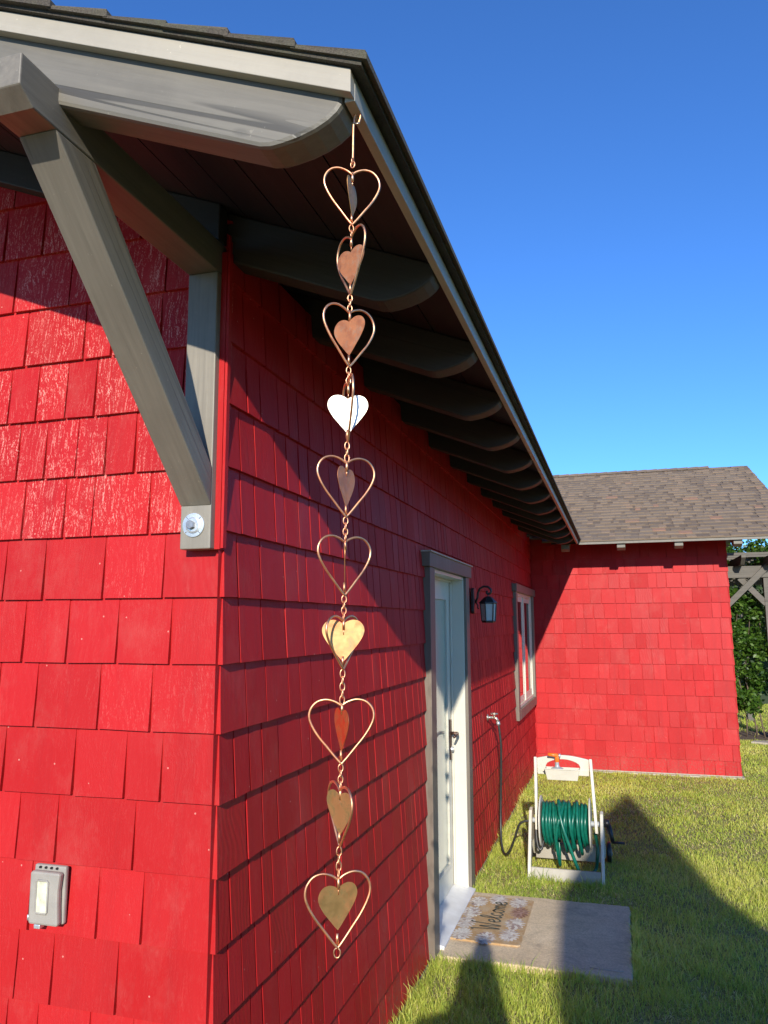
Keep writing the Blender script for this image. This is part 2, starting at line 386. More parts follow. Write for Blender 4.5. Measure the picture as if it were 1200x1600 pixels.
E0 = .18                                   # shingle exposure
L, W = 7.93, 2.284                         # wing wall distance, wing wall width
MR = .403                                  # main roof slope
def fb(x): return 2.663+MR*(.603-x)        # underside of the rake fascia
sag = None

# ================================================================== SETTING
g = MB(); n = 60
g.add([(-60, -60, -.004), (80, -60, -.004), (80, 140, -.004), (-60, 140, -.004)], [(0, 1, 2, 3)])
tag(g.build("ground", M['soil']), kind="structure")
g = MB()
nx, ny = 24, 24; sx0, sx1, sy0, sy1 = .002, 1.003, 2.332, 3.342
V = []; F = []
def edge_j(i): return .0025*math.sin(i*1.7)+.003*math.sin(i*.63+1)+.002*math.sin(i*4.1)
ring = []
for i in range(nx+1): ring.append((sx0+(sx1-sx0)*i/nx, sy0+edge_j(i)))
for i in range(1, ny+1): ring.append((sx1+edge_j(i+9), sy0+(sy1-sy0)*i/ny))
for i in range(nx-1, -1, -1): ring.append((sx0+(sx1-sx0)*i/nx, sy1+edge_j(i+30)))
g.prism(ring, -.05, .03, 'xy')
tag(g.build("concrete_slab", M['concrete'], bevel=.006), kind="structure")

# ================================================================== HOUSE
house = thing("shingled_house", (-2, 2, 0), "red cedar-shingled house with grey-brown eaves, a white glazed door and a side wing", "house")
rowsx = {-7: [-.532, -.365, -.235], -6: [-.609, -.492, -.287], -5: [-.574, -.356, -.218], -4: [-.631, -.5, -.253], -3: [-.692, -.453, -.289, -.177],
 -2: [-.597, -.383, -.216], -1: [-.651, -.499, -.333, -.161], 0: [-.734, -.592, -.387, -.192], 1: [-.681, -.533, -.436, -.245], 2: [-.711, -.614, -.502, -.4, -.299, -.16],
 3: [-.759, -.655, -.55, -.446, -.291, -.15], 4: [-.71, -.497, -.396, -.23], 5: [-.765, -.558, -.41, -.22], 6: [-.818, -.67, -.5, -.31, -.13]}
T = .0125
def shingle(mb, a0, a1, z0, z1, face, base, gap=.0022, top=None, glint=0.0, e0=0.0, e1=0.0, nog=0):
    """one tapered shake on a wall. face: 'S' wall facing -Y, 'E' wall facing +X; base: plane coordinate of butt face"""
    r = random.random()*.998+.001; th = T*random.uniform(.88, 1.04); tl = random.uniform(-.0012, .0012); sk = random.uniform(-.0008, .0008)
    a0 += (0 if nog == 1 else 1)*gap*random.uniform(.5, 1.35); a1 -= (0 if nog == 2 else 1)*gap*random.uniform(.5, 1.35)
    zt0 = z1+.012 if top is None else top(a0); zt1 = z1+.012 if top is None else top(a1)
    if zt0 < z0+.01 and zt1 < z0+.01: return
    zt0 = max(zt0, z0+.004); zt1 = max(zt1, z0+.004)
    fr0, fr1 = sk, -sk                           # outward offsets of butt at both ends
    f0 = lambda z, q: q-(z-z0)/E0*th*1.02         # outward distance of the front at height z
    P = [(a0, z0+tl, f0(z0, fr0)), (a1, z0-tl, f0(z0, fr1)), (a1+e1, zt1, f0(zt1, fr1)), (a0+e0, zt0, f0(zt0, fr0)),
         (a0, z0+tl, -.016), (a1, z0-tl, -.016), (a1+e1, zt1, -.02), (a0+e0, zt0, -.02)]
    if face == 'S': V = [(a, base-o, z) for a, z, o in P]
    else: V = [(base+o, a, z) for a, z, o in P]
    F = [(0, 1, 2, 3), (4, 5, 1, 0), (5, 6, 2, 1), (0, 3, 7, 4)]
    if face == 'E': F = [(0, 1, 2, 3), (4, 5, 1, 0), (5, 6, 2, 1), (0, 3, 7, 4)]
    n0 = len(mb.f); mb.add(V, F, r)
    if glint > 0:
        for i_ in range(n0, len(mb.f)): mb.w[i_] = glint
def fill(lo, hi, wmin=.075, wmax=.19, seedj=None):
    out = []; x = lo
    while x < hi-.03:
        x2 = x+random.choice((random.uniform(wmin, wmin*1.5), random.uniform(wmin*1.2, wmax)))
        if hi-x2 < .05: x2 = hi
        out.append((x, x2)); x = x2
    return out
ztop_g = lambda x: fb(x)+.02 if x > -3.5 else fb(-7-x)+.02
# gable wall (faces -Y)
gw = MB()
gw.add([(-7, .0135, 0), (-.0135, .0135, 0), (-.0135, .0135, ztop_g(-.0135)-.02), (-3.5, .0135, ztop_g(-3.5)-.02), (-7, .0135, ztop_g(-7)-.02)], [(0, 1, 2, 3, 4)], .5)
for j in range(0, 24):
    k = j-10; z0 = .02+j*E0
    xs = rowsx.get(k)
    end = .0008 if j % 2 else -.0125
    if k >= 1: end = -.006
    if xs:
        far = [a for a, b in fill(-7.0, xs[0]-.05)] + xs; far[-len(xs)-1] = far[-len(xs)-1]
        js = far+[end]
    else: js = [a for a, b in fill(-7.0, end-.04)]+[end]
    js = sorted(set(js))
    for a, b in zip(js[:-1], js[1:]):
        if b-a < .02: continue
        if z0 > max(ztop_g(a), ztop_g(b))-.02: continue
        top = (lambda q, z1=z0+E0: min(z1+.012, ztop_g(q)-.03)) if z0+E0 > min(ztop_g(a), ztop_g(b))-.04 else None
        last = b == js[-1] and k < 1 and j % 2
        shingle(gw, a, b, z0, z0+E0, 'S', 0.0, .0042, top, e1=(-T if last else 0.0), nog=(2 if b == js[-1] else 0), glint= (random.choice((.15, .5, .8, 1.0, 1.0)) if k >= 1 else random.choice((0.0, 0.0, .02, .12 if k > -3 else 0.0))))  # upper courses get most of the painted sun-glint specks
gw.build("gable_wall", M['red'], house)
# door wall (faces +X) with openings
dw = MB()
DO = (2.40, 3.35, .03, 2.06); WO = (6.22, 7.74, .86, 2.07)
zt_d = 2.86
def holes(y0, y1, z0, z1):
    return [h for h in (DO, WO) if h[0] < y1 and h[1] > y0 and h[2] < z1 and h[3] > z0]
ys = [-.0135, DO[0], DO[1], WO[0], WO[1], L+.0136]
for a, b in zip(ys[:-1], ys[1:]):
    h = [q for q in (DO, WO) if q[0] == a]
    segs = [(0, zt_d)] if not h else [(0, h[0][2]), (h[0][3], zt_d)]
    for s0, s1 in segs: dw.add([(-.0135, a, s0), (-.0135, b, s0), (-.0135, b, s1), (-.0135, a, s1)], [(0, 1, 2, 3)], .5)
for j in range(0, 16):
    z0 = .02+j*E0; z1 = z0+E0
    st = .0010 if j % 2 == 0 else .0035
    if j % 2 == 0: st = -.0006
    else: st = .0006
    if j >= 11: st = -.001
    cuts = [(st, L-.004)]
    for h in (DO, WO):
        if h[2] < z1-.05 and h[3] > z0+.03:
            nc = []
            for a, b in cuts:
                if h[0] > a and h[1] < b: nc += [(a, h[0]), (h[1], b)]
                else: nc.append((a, b))
            cuts = nc
    for a, b in cuts:
        for ci_, (c, d) in enumerate(fill(a, b, .07, .18)):
            tp = None
            if z1+.012 > zt_d: tp = lambda q: zt_d
            shingle(dw, c, d, z0, z1, 'E', 0.0, .0042, tp, e0=(T if ci_ == 0 and a < .1 and j < 11 else 0.0), nog=(1 if ci_ == 0 else 0))
dw.build("side_wall", M['red'], house)
# wing wall (faces -Y)
ww = MB()
ww.add([(-.03, L+.0135, 0), (W-.0135, L+.0135, 0), (W-.0135, L+.0135, 2.8), (-.03, L+.0135, 2.8)], [(0, 1, 2, 3)], .5)
for j in range(0, 16):
    z0 = .0+j*E0
    for a, b in fill(.004, W-.002, .10, .24): shingle(ww, a, b, max(z0, .022), z0+E0, 'S', L, .0055, None if z0 < 2.5 else (lambda q: 2.80))
# wing end wall, facing +X, seen only edge-on
ww.add([(W-.0135, L, 0), (W-.0135, 13.5, 0), (W-.0135, 13.5, 2.8), (W-.0135, 10.73, 3.9), (W-.0135, L, 2.8)], [(0, 1, 2, 3, 4)], .5)
for j in range(0, 15):
    z0 = j*E0
    for a, b in fill(L+.001, 13.5, .10, .22): shingle(ww, a, b, max(z0, .022), z0+E0, 'E', W, .0025)
ww.build("wing_wall", M['red'], house)
fm = MB()
fm.box(.012, W-.004, L-.002, L+.1, -.06, .0215)
fm.box(.012, W+.02, L-.045, L+.1, -.06, .013)
fm.box(-.2, -.006, .03, L, -.06, .018); fm.box(-7, -.03, .0135, .2, -.06, .018)
fm.build("foundation", M['foundation'], house)
# corner strip beside the bracket post
cs = MB(); cs.box(-.0245, -.008, -.018, .010, 1.947, 2.80, .35); cs.box(-.0075, .0002, -.0145, .003, 1.95, 2.80, .7)
cs.build("corner_strip", M['red'], house)

# ---- main roof
roof = MB()
XE, YN = .645, -.74                        # shingle overhang edges
XR = -3.5
dth = .055                                   # fascia height
def rz(x): return fb(x)+dth
# deck
def slab(mb, x0, x1, y0, y1, b0, b1, rnd=.3):
    """sloped slab between offsets b0,b1 above fb(x)"""
    V = [(x, y, fb(x)+b) for b in (b0, b1) for x, y in ((x0, y0), (x1, y0), (x1, y1), (x0, y1))]
    mb.add(V, [(3, 2, 1, 0), (4, 5, 6, 7), (0, 1, 5, 4), (1, 2, 6, 5), (2, 3, 7, 6), (3, 0, 4, 7)], rnd); mb.fixn = True
YF = L-.58
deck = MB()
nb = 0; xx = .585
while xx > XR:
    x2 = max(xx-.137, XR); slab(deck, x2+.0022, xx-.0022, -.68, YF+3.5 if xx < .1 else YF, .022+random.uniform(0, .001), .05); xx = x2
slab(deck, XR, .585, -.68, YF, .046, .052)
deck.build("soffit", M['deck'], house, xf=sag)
# shingle courses with steps at the rake
ce = .143*math.cos(math.atan(MR)); x = XE; i = 0
def roof_pt(xx, y, off): return (xx, y, rz(xx)+off)
ridge_n = 0
while x > XR:
    xa = x; xb = max(x-ce, XR-.01)
    # base layer, tilted: butt 7 mm proud of the one below
    jag = random.uniform(-.006, .006)
    y0 = YN+jag; y1 = YF+.03 if x > .3 else L+3.0
    V = [(xa, y0, rz(xa)+.001), (xa, y0, rz(xa)+.014), (xb-.01, y0, rz(xb-.01)+.004), (xb-.01, y0, rz(xb-.01)-.001),
         (xa, y1, rz(xa)+.001), (xa, y1, rz(xa)+.014), (xb-.01, y1, rz(xb-.01)+.004), (xb-.01, y1, rz(xb-.01)-.001)]
    roof.add(V, [(0, 1, 2, 3), (4, 7, 6, 5), (0, 4, 5, 1), (1, 5, 6, 2), (2, 6, 7, 3), (3, 7, 4, 0)], random.uniform(.2, .9)); roof.fixn = True
    y = y0+.002 if random.random() < .8 else y0+.05
    while y < y1-.05:
        wd = random.uniform(.07, .24); ye = min(y+wd, y1-.004)
        xo = xa-.003
        V = [(xo, y, rz(xo)+.0145), (xo, y, rz(xo)+.019), (xb, y, rz(xb)+.0085), (xb, y, rz(xb)+.003),
             (xo, ye, rz(xo)+.0145), (xo, ye, rz(xo)+.019), (xb, ye, rz(xb)+.0085), (xb, ye, rz(xb)+.003)]
        roof.add(V, [(0, 1, 2, 3), (4, 7, 6, 5), (0, 4, 5, 1), (1, 5, 6, 2), (2, 6, 7, 3), (3, 7, 4, 0)], random.random())
        y = ye+random.uniform(.02, .16)
    x = xb; i += 1
# far slope of the main roof, never seen but real
def far(x, y, z): return (2*XR-x, y, z)
roof.add([(XR, YN, rz(XR)+.012), (XR, L+3, rz(XR)+.012), (2*XR-XE, L+3, rz(XE)), (2*XR-XE, YN, rz(XE))], [(0, 1, 2, 3)], .5)
roof.build("roof", M['roofgrey'], house, xf=sag)
und = MB(); slab(und, XR, XE-.012, YN+.008, YF+.02, dth-.008, dth+.0005, .2)
und.build("drip_layer", M['roofgrey'], house, xf=sag)
# fascia boards
fa = MB(); XF = .610
poly = [(XR, fb(XR)), (XF, fb(XF)), (XF, fb(XF)+dth-.010), (XR, fb(XR)+dth-.010)]
fa.prism(poly, -.722, -.700, 'xz'); fa.build("rake_fascia", M['fascia'], house, xf=sag, bevel=.0015)
fe = MB(); fe.box(.591, .6105, -.6995, YF-.01, fb(.603)-.004, fb(.610)+dth-.012); fe.build("eave_fascia", M['fascia_y'], house, xf=sag, bevel=.0015)
# rafter tails
def tail_poly(xin, top=.021, cut=0):
    """outline in x,z of a sawn rafter tail with a rounded end"""
    xe = .589; D = .128
    P = [(xin, fb(xin)+top), (xe, fb(xe)+top), (xe, fb(xe)-.001)]
    x0, z0 = .435, fb(.435)-D
    for t in (.12, .25, .4, .55, .7, .85, .95):
        # ease from the tip down to the lower line
        a = t*math.pi/2
        P.append((xe-(xe-x0)*(1-math.cos(a)), fb(xe)-.001+(z0-fb(xe)+.001)*math.sin(a)**1.12))
    P += [(x0-.01, fb(x0-.01)-D), (xin, fb(xin)-D)]
    return P
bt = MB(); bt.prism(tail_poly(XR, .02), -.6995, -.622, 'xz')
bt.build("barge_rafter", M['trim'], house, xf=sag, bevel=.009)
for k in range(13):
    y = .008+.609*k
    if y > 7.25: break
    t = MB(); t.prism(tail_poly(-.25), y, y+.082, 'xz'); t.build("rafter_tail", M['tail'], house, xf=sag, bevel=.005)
fz = MB(); fz.prism([(XR, fb(XR)-.088), (-.125, fb(-.125)-.088), (-.02, fb(-.02)-.088), (-.02, fb(-.02)+.021), (XR, fb(XR)+.021)], -.046, .002, 'xz'); fz.build("wall_rafter", M['tail'], house, bevel=.004)
# bracket on the gable wall: post, outrigger beam, diagonal brace, bolt
br = MB(); br.box(-.117, -.025, -.040, .004, 1.947, 2.7345); br.build("bracket_post", M['trim_z'], house, bevel=.003)
bm_ = MB()
zb = 2.735; zt = 2.826
poly = [(.02, zb), (-.765, zb), (-.803, zb+.026), (-.803, zt), (.02, zt)]
bm_.prism([(a, b) for a, b in poly], -.118, -.024, 'yz'); bm_.build("outrigger_beam", M['trim_y'], house, bevel=.003)
bc = MB()
bc.prism([(-.0405, 2.064), (-.0405, 2.17), (-.575, zb-.001), (-.700, zb-.001)], -.1172, -.0247, 'yz')
bc.build("diagonal_brace", M['brace'], house, bevel=.003)
wsh = MB(); c = (-.0755, -.0405, 2.012)
wsh.lathe((c[0], c[1], c[2]), [(.0, -.006), (.018, -.006), (.022, -.0042), (.0325, -.0035), (.0335, -.001), (.0335, .001)], 32, 'y')
wo = wsh.build("washer", M['zinc'], house, smooth=False)
for a in range(6):
    an = a*math.pi/3+.3; q = MB(); 
bo = MB(); bo.lathe((c[0]-.004, c[1]-.006, c[2]), [(.0, -.010), (.011, -.0098), (.0125, -.0085), (.0125, 0)], 6, 'y', rot=.5)
ht = bo.build("bolt_head", M['boltgrey'], wo)
for a in range(4):
    an = a*math.pi/2+.75; ca, sa = math.cos(an), math.sin(an); rib = MB()
    rib.tube([(c[0]+ca*.024, c[1]-.0042, c[2]+sa*.024), (c[0]+ca*.031, c[1]-.0038, c[2]+sa*.031)], .0012, 6); rib.build('washer_rib', M['boltgrey'], wo)
rib = MB(); rib.tube([(c[0]+math.cos(t)*.0225, c[1]-.0045, c[2]+math.sin(t)*.0225) for t in np.linspace(3.6, 5.6, 14)], .0009, 6)
rib.build('washer_arc', M['boltgrey'], wo)

# ---- wing roof
m2 = .417; ye0 = 7.335; ze0 = 2.685; yr, zr_ = 10.72, 2.685+.417*(10.72-7.335)
wr = MB(); XV = 3.01
def wz(y): return ze0+m2*(y-ye0)
ce2 = .143*math.cos(math.atan(m2)); y = ye0-.012; i = 0
def xval(y): return max(-3, .60-(y-7.3)*1.0)-.25
while y < yr:
    yb = min(y+ce2, yr+.01)
    x0 = xval(yb); V = []
    for xq in (x0, XV+random.uniform(-.004, .004)):
        V += [(xq, y, wz(y)-.001), (xq, y, wz(y)+.012), (xq, yb+.01, wz(yb+.01)+.003), (xq, yb+.01, wz(yb+.01)-.001)]
    wr.add(V, [(0, 1, 2, 3), (4, 7, 6, 5), (0, 4, 5, 1), (1, 5, 6, 2), (2, 6, 7, 3), (3, 7, 4, 0)], random.uniform(.0, .4)); wr.fixn = True
    x = x0
    while x < XV-.02:
        ww_ = random.choice((random.uniform(.05, .10), random.uniform(.08, .17))); xe = min(x+ww_, XV)
        yo = y+.001
        V = []
        for xq in (x, xe): V += [(xq, yo, wz(yo)+.0125), (xq, yo, wz(yo)+.021), (xq, yb, wz(yb)+.0075), (xq, yb, wz(yb)+.002)]
        wr.add(V, [(0, 1, 2, 3), (4, 7, 6, 5), (0, 4, 5, 1), (1, 5, 6, 2), (2, 6, 7, 3), (3, 7, 4, 0)], min(1, max(.001, random.gauss(.55, .2))))
        x = xe+(0.0015 if random.random() < .5 else random.uniform(.03, .10))
    y = yb; i += 1
wr.add([(-3, yr, zr_), (XV, yr, zr_), (XV, 2*yr-ye0, ze0), (-3, 2*yr-ye0, ze0)], [(0, 1, 2, 3)], .5)
# ridge caps stop short of the verge
x = -2.5
while x < 2.42:
    V = [(x, yr-.11, wz(yr-.11)+.022), (x, yr, zr_+.032), (x, yr+.11, wz(yr-.11)+.022), (x+.16, yr-.11, wz(yr-.11)+.029), (x+.16, yr, zr_+.040), (x+.16, yr+.11, wz(yr-.11)+.029), (x+.16, yr-.11, wz(yr-.11)+.018), (x+.16, yr, zr_+.02)]
    wr.add(V, [(0, 1, 4, 3), (1, 2, 5, 4), (3, 4, 7, 6)], random.uniform(.2, .8)); x += .15
wr.build("wing_roof", M['roofbrown'], house)
wd = MB()
V = []
for xq in (.3, XV-.03): V += [(xq, ye0+.03, wz(ye0+.03)-.035), (xq, ye0+.03, wz(ye0+.03)-.006), (xq, yr, zr_-.006), (xq, yr, zr_-.035)]
wd.add(V, [(0, 1, 2, 3), (4, 7, 6, 5), (0, 4, 5, 1), (1, 5, 6, 2), (2, 6, 7, 3), (3, 7, 4, 0)]); wd.fixn = True
wd.build("wing_soffit", M['deck'], house)
wf = MB(); wf.box(.612, XV-.01, ye0, ye0+.022, ze0-.036, ze0-.003); wf.build("wing_fascia", M['trim_y'], house, bevel=.001)
we = MB(); we.box(XV-.03, XV-.008, ye0+.022, ye0+.024, 0, .001)
V = []
for xq in (XV-.028, XV-.009): V += [(xq, ye0+.022, wz(ye0+.022)-.11), (xq, ye0+.022, wz(ye0+.022)-.004), (xq, yr, zr_-.004), (xq, yr, zr_-.11)]
we = MB(); we.add(V, [(0, 1, 2, 3), (4, 7, 6, 5), (0, 4, 5, 1), (1, 5, 6, 2), (2, 6, 7, 3), (3, 7, 4, 0)]); we.fixn = True
we.build("wing_rake_fascia", M['fascia_y'], house)
for xc in (.46, 1.09, 1.715, 2.33):
    t = MB()
    t.prism([(ye0+.035, wz(ye0+.035)-.04), (ye0+.035, wz(ye0+.035)-.095), (ye0+.10, wz(ye0+.1)-.15), (L+.05, wz(L+.05)-.15), (L+.05, wz(L+.05)-.04)], xc-.046, xc+.046, 'yz')
    t.build("wing_rafter_tail", M['trim_y'], house, bevel=.004)

# ---- door
door = MB()
dx = -.082
y0, y1, z0, z1 = 2.435, 3.325, .075, 2.035
gy0, gy1, gz0, gz1 = 2.59, 3.175, .235, 1.90
door.box(dx-.04, dx, y0, gy0, z0, z1); door.box(dx-.04, dx, gy1, y1, z0, z1)
door.box(dx-.04, dx-.0005, gy0, gy1, z0, gz0); door.box(dx-.04, dx-.0005, gy0, gy1, gz1, z1)
for a, b, c_, d in ((gy0-.022, gy0, gz0-.022, gz1+.022), (gy1, gy1+.022, gz0-.022, gz1+.022), (gy0, gy1, gz0-.022, gz0), (gy0, gy1, gz1, gz1+.022)):
    door.box(dx+.0005, dx+.009, a, b, c_, d)
do = door.build("door", M['white'], house)
p_ = MB(); p_.box(dx-.03, dx-.004, gy0+.0005, gy1-.0005, gz0+.0005, gz1-.0005); p_.build("door_glass", M['blind'], do)
h = MB(); yh = y1-.065
h.box(dx+.001, dx+.011, yh-.024, yh+.024, .86, 1.12, bev=.004); h.build("escutcheon", M['bronze'], do, bevel=.003)
h = MB(); h.tube([(dx+.01, yh, 1.03), (dx+.055, yh, 1.03)], .011, 12); h.tube([(dx+.05, yh+.005, 1.03), (dx+.058, yh-.03, 1.03), (dx+.057, yh-.08, 1.028), (dx+.054, yh-.12, 1.022)], [.011, .010, .009, .008], 10)
h.build("handle", M['bronze'], do)
h = MB(); h.lathe((dx+.01, yh, .93), [(.0, .018), (.013, .016), (.016, .006), (.017, 0)], 16, 'x'); h.build("lock", M['zinc'], do)
fr = MB()
fr.box(-.125, .012, 2.402, 2.432, .03, 2.058); fr.box(-.125, .012, 3.328, 3.348, .03, 2.058); fr.box(-.125, .012, 2.432, 3.328, 2.038, 2.058)
fr.box(dx+.002, dx+.014, 2.432, 2.452, .075, 2.038); fr.box(dx+.002, dx+.014, 3.31, 3.328, .075, 2.038); fr.box(dx+.002, dx+.014, 2.452, 3.31, 2.022, 2.038)
fr.build("door_frame", M['white'], house, bevel=.002)
ca = MB(); ca.box(-.012, .030, 2.287, 2.4015, .02, 2.059); ca.build("door_casing", M['casing'], house, bevel=.002)
ca = MB(); ca.box(-.012, .030, 3.3485, 3.463, .02, 2.059); ca.build("door_casing", M['casing'], house, bevel=.002)
ca = MB(); ca.box(-.012, .040, 2.245, 3.505, 2.0595, 2.138); ca.build("door_head_casing", M['casing'], house, bevel=.002)
ca = MB(); ca.box(-.012, .050, 2.235, 3.515, 2.1385, 2.147); ca.build("door_head_cap", M['fascia_y'], house, bevel=.001)
ca = MB(); ca.prism([(-.12, .03), (.052, .03), (.055, .048), (-.075, .074), (-.12, .074)], 2.4025, 3.3475, 'xz'); ca.build("threshold", M['sill'], house, bevel=.002)
# ---- window
wi = MB(); xw = -.01
ya, yb_, za, zb_ = 6.221, 7.739, .868, 2.0685
fwd_ = .045
wi.box(-.07, xw+.012, ya, ya+.035, za, zb_); wi.box(-.07, xw+.012, yb_-.035, yb_, za, zb_); wi.box(-.07, xw+.012, ya+.035, yb_-.035, za, za+.035); wi.box(-.07, xw+.012, ya+.035, yb_-.035, zb_-.035, zb_)
wi.box(-.07, xw+.012, 6.955, 7.005, za+.035, zb_-.035)
wfo = wi.build("window", M['white'], house, bevel=.002)
for (a, b) in ((ya+.036, 6.954), (7.006, yb_-.036)):
    s = MB(); st = .055
    s.box(-.055, -.010, a, a+st, za+.036, zb_-.036); s.box(-.055, -.010, b-st, b, za+.036, zb_-.036)
    s.box(-.055, -.0105, a+st, b-st, za+.036, za+.036+.07); s.box(-.055, -.0105, a+st, b-st, zb_-.036-st, zb_-.036)
    s.build("sash", M['white'], wfo, bevel=.002)
    s = MB(); s.box(-.020, -.0125, a+st+.0003, b-st-.0003, za+.107, zb_-.037-st); s.build("window_pane", M['pane'], wfo)
for nm, bx in (("window_casing", (-.012, .028, 6.105, 6.2195, .775, 2.069)), ("window_casing", (-.012, .028, 7.7405, 7.85, .775, 2.069)), ("window_head_casing", (-.012, .042, 6.06, 7.895, 2.0695, 2.15)), ("window_apron", (-.012, .030, 6.22, 7.74, .775, .8695))):
    s = MB(); s.box(*bx); s.build(nm, M['casing'], house, bevel=.002)
# dark room behind the panes
s = MB(); s.box(-.6, -.08, 6.1, 7.85, .7, 2.2); s.build("window_room", M['black'], house)

# ================================================================== SMALL THINGS ON THE WALLS
lamp = thing("wall_lantern", (0, 3.71, 1.82), "dark metal wall lantern with frosted panes hanging from a curled arm beside the white door", "wall light")
b = MB(); b.prism([(3.655+.01, 1.815), (3.765-.01, 1.815), (3.765, 1.83), (3.765, 1.985), (3.75, 2.0), (3.67, 2.0), (3.655, 1.985), (3.655, 1.83)], .004, .028, 'yz'); b.build("back_plate", M['blackm'], lamp, bevel=.004)
b = MB(); cx, cy = .122, 3.71
arc = [(.03, cy, 1.90), (.045, cy, 1.93), (.048, cy, 1.965), (.062, cy, 1.995), (.09, cy, 2.011), (.122, cy, 2.008), (.142, cy, 1.99), (.145, cy, 1.972), (.135, cy, 1.958), (.122, cy, 1.956), (.112, cy, 1.962), (.112, cy, 1.972), (.120, cy, 1.976)]
b.tube(arc, .0080, 8); b.tube([(.03, cy, 1.90), (.045, cy, 1.875), (.045, cy, 1.855), (.055, cy, 1.85)], .005, 8); b.tube([(cx, cy, 1.958), (cx, cy, 1.93)], .005, 8); b.build("arm", M['blackm'], lamp)
b = MB(); b.lathe((cx, cy, 0), [(.0, 1.940), (.018, 1.938), (.034, 1.928), (.055, 1.908), (.066, 1.895), (.067, 1.888), (.055, 1.886), (.0, 1.886)], 6, 'z', rot=.3); b.build("lamp_cap", M['blackm'], lamp, bevel=.002)
fr_ = MB(); gl = MB()
rt, rb, zt_, zb2 = .058, .049, 1.886, 1.762
for k in range(6):
    a = k*math.pi/3+.3; a2 = a+math.pi/3
    p0 = (cx+rt*math.cos(a), cy+rt*math.sin(a), zt_); p1 = (cx+rb*math.cos(a), cy+rb*math.sin(a), zb2)
    fr_.tube([p0, p1], .0042, 6)
    q0 = (cx+rt*math.cos(a2), cy+rt*math.sin(a2), zt_); q1 = (cx+rb*math.cos(a2), cy+rb*math.sin(a2), zb2)
    fr_.tube([p1, q1], .004, 6)
fr_.lathe((cx, cy, 0), [(.0, zb2-.012), (.044, zb2-.012), (.049, zb2-.006), (.049, zb2), (0, zb2)], 6, 'z', rot=.3)
fr_.build("lantern_frame", M['blackm'], lamp, smooth=False)
gl.lathe((cx, cy, 0), [(.045, zb2+.001), (.054, zt_-.001)], 6, 'z', rot=.3); gl.build("lantern_glass", M['frost'], lamp)

ob = thing("outlet_cover", (-.5, 0, 1.02), "grey weatherproof outlet cover with a clear window on the sunlit gable wall", "outlet cover")
b = MB(); b.box(-.549, -.447, -.016, -.001, .950, 1.098); b.build("base_plate", M['boxgrey'], ob, bevel=.005)
b = MB()
o1 = [(-.546, .953), (-.540, .950), (-.456, .950), (-.450, .953), (-.4535, 1.0), (-.4545, 1.04), (-.450, 1.08), (-.453, 1.086), (-.543, 1.086), (-.546, 1.08)]
b.prism(o1, -.036, -.0165, 'xz'); cvr = b.build("cover", M['boxgrey'], ob, bevel=.006)
b = MB(); rr_ = [(-.5215, .985), (-.518, .981), (-.488, .981), (-.4845, .985), (-.4845, 1.060), (-.488, 1.064), (-.518, 1.064), (-.5215, 1.060)]
pts = [(x, -.0372, z) for x, z in rr_]; b.tube(pts, .0028, 6, closed=True); b.build("window_rim", M['boxgrey'], cvr)
b = MB(); b.box(-.520, -.486, -.0372, -.0361, .983, 1.062); b.build("cover_window", M['clearwin'], cvr)
b = MB()
for k in range(4): b.lathe((-.527+k*.018, -.0180, 1.0925), [(.0, -.004), (.0032, -.004), (.0032, 0), (0, 0)], 10, 'y')
b.build("vent_hole", M['black'], ob)
b = MB(); b.box(-.528, -.508, -.033, -.014, .939, .950); b.build("latch", M['zinc'], ob, bevel=.002)
b = MB(); b.tube([(-.549, -.03, .958), (-.549, -.03, .972)], .003, 8); b.build("hinge_pin", M['zinc'], ob)

fc = thing("garden_faucet", (0, 4.26, 1.02), "small weathered outdoor faucet on the red wall right of the white door", "faucet")
b = MB(); b.lathe((.0, 4.26, 1.02), [(0, .004), (.026, .005), (.026, .010), (.014, .014), (.010, .02), (.010, .06), (0, .06)], 14, 'x')
b.tube([(.05, 4.26, 1.02), (.075, 4.26, 1.015), (.088, 4.26, .99)], .012, 10); b.build("spout", M['brass'], fc)
b = MB(); b.tube([(.06, 4.26, 1.025), (.06, 4.26, 1.05)], .006, 8); b.tube([(.06, 4.26+.026*math.cos(a), 1.05+.004*math.sin(3*a)) if 0 else (.06+.026*math.sin(a), 4.26+.026*math.cos(a), 1.05) for a in np.linspace(0, 2*math.pi, 18)[:-1]], .0055, 8, closed=True)
b.tube([(.034, 4.26, 1.05), (.086, 4.26, 1.05)], .004, 6); b.build("valve_handle", M['brass'], fc)
b = MB(); b.tube([(.088, 4.26, .99), (.092, 4.26, .965)], .015, 10); b.build("hose_coupling", M['zinc'], fc)
def bez(P, n=10):
    """catmull-rom through points"""
    P = [Vector(p) for p in P]; P = [P[0]*2-P[1]]+P+[P[-1]*2-P[-2]]; out = []
    for i in range(1, len(P)-2):
        for k in range(n):
            t = k/n; a, b_, c_, d = P[i-1:i+3]
            out.append(.5*((2*b_)+(c_-a)*t+(2*a-5*b_+4*c_-d)*t*t+(3*b_-a-3*c_+d)*t**3))
    out.append(P[-2]); return out
b = MB(); b.tube(bez([(.092, 4.26, .965), (.099, 4.262, .90), (.105, 4.27, .80), (.098, 4.29, .62), (.088, 4.31, .42), (.085, 4.29, .22), (.10, 4.22, .09), (.135, 4.14, .05), (.18, 4.07, .10), (.225, 4.02, .20), (.262, 3.99, .30), (.30, 3.985, .33), (.335, 3.985, .335)]), .0085, 8)
hs = tag(b.build("leader_hose", M['rubber']), "thin dark hose drooping from the wall faucet to the reel", "hose")
ORG[hs.name] = Vector()

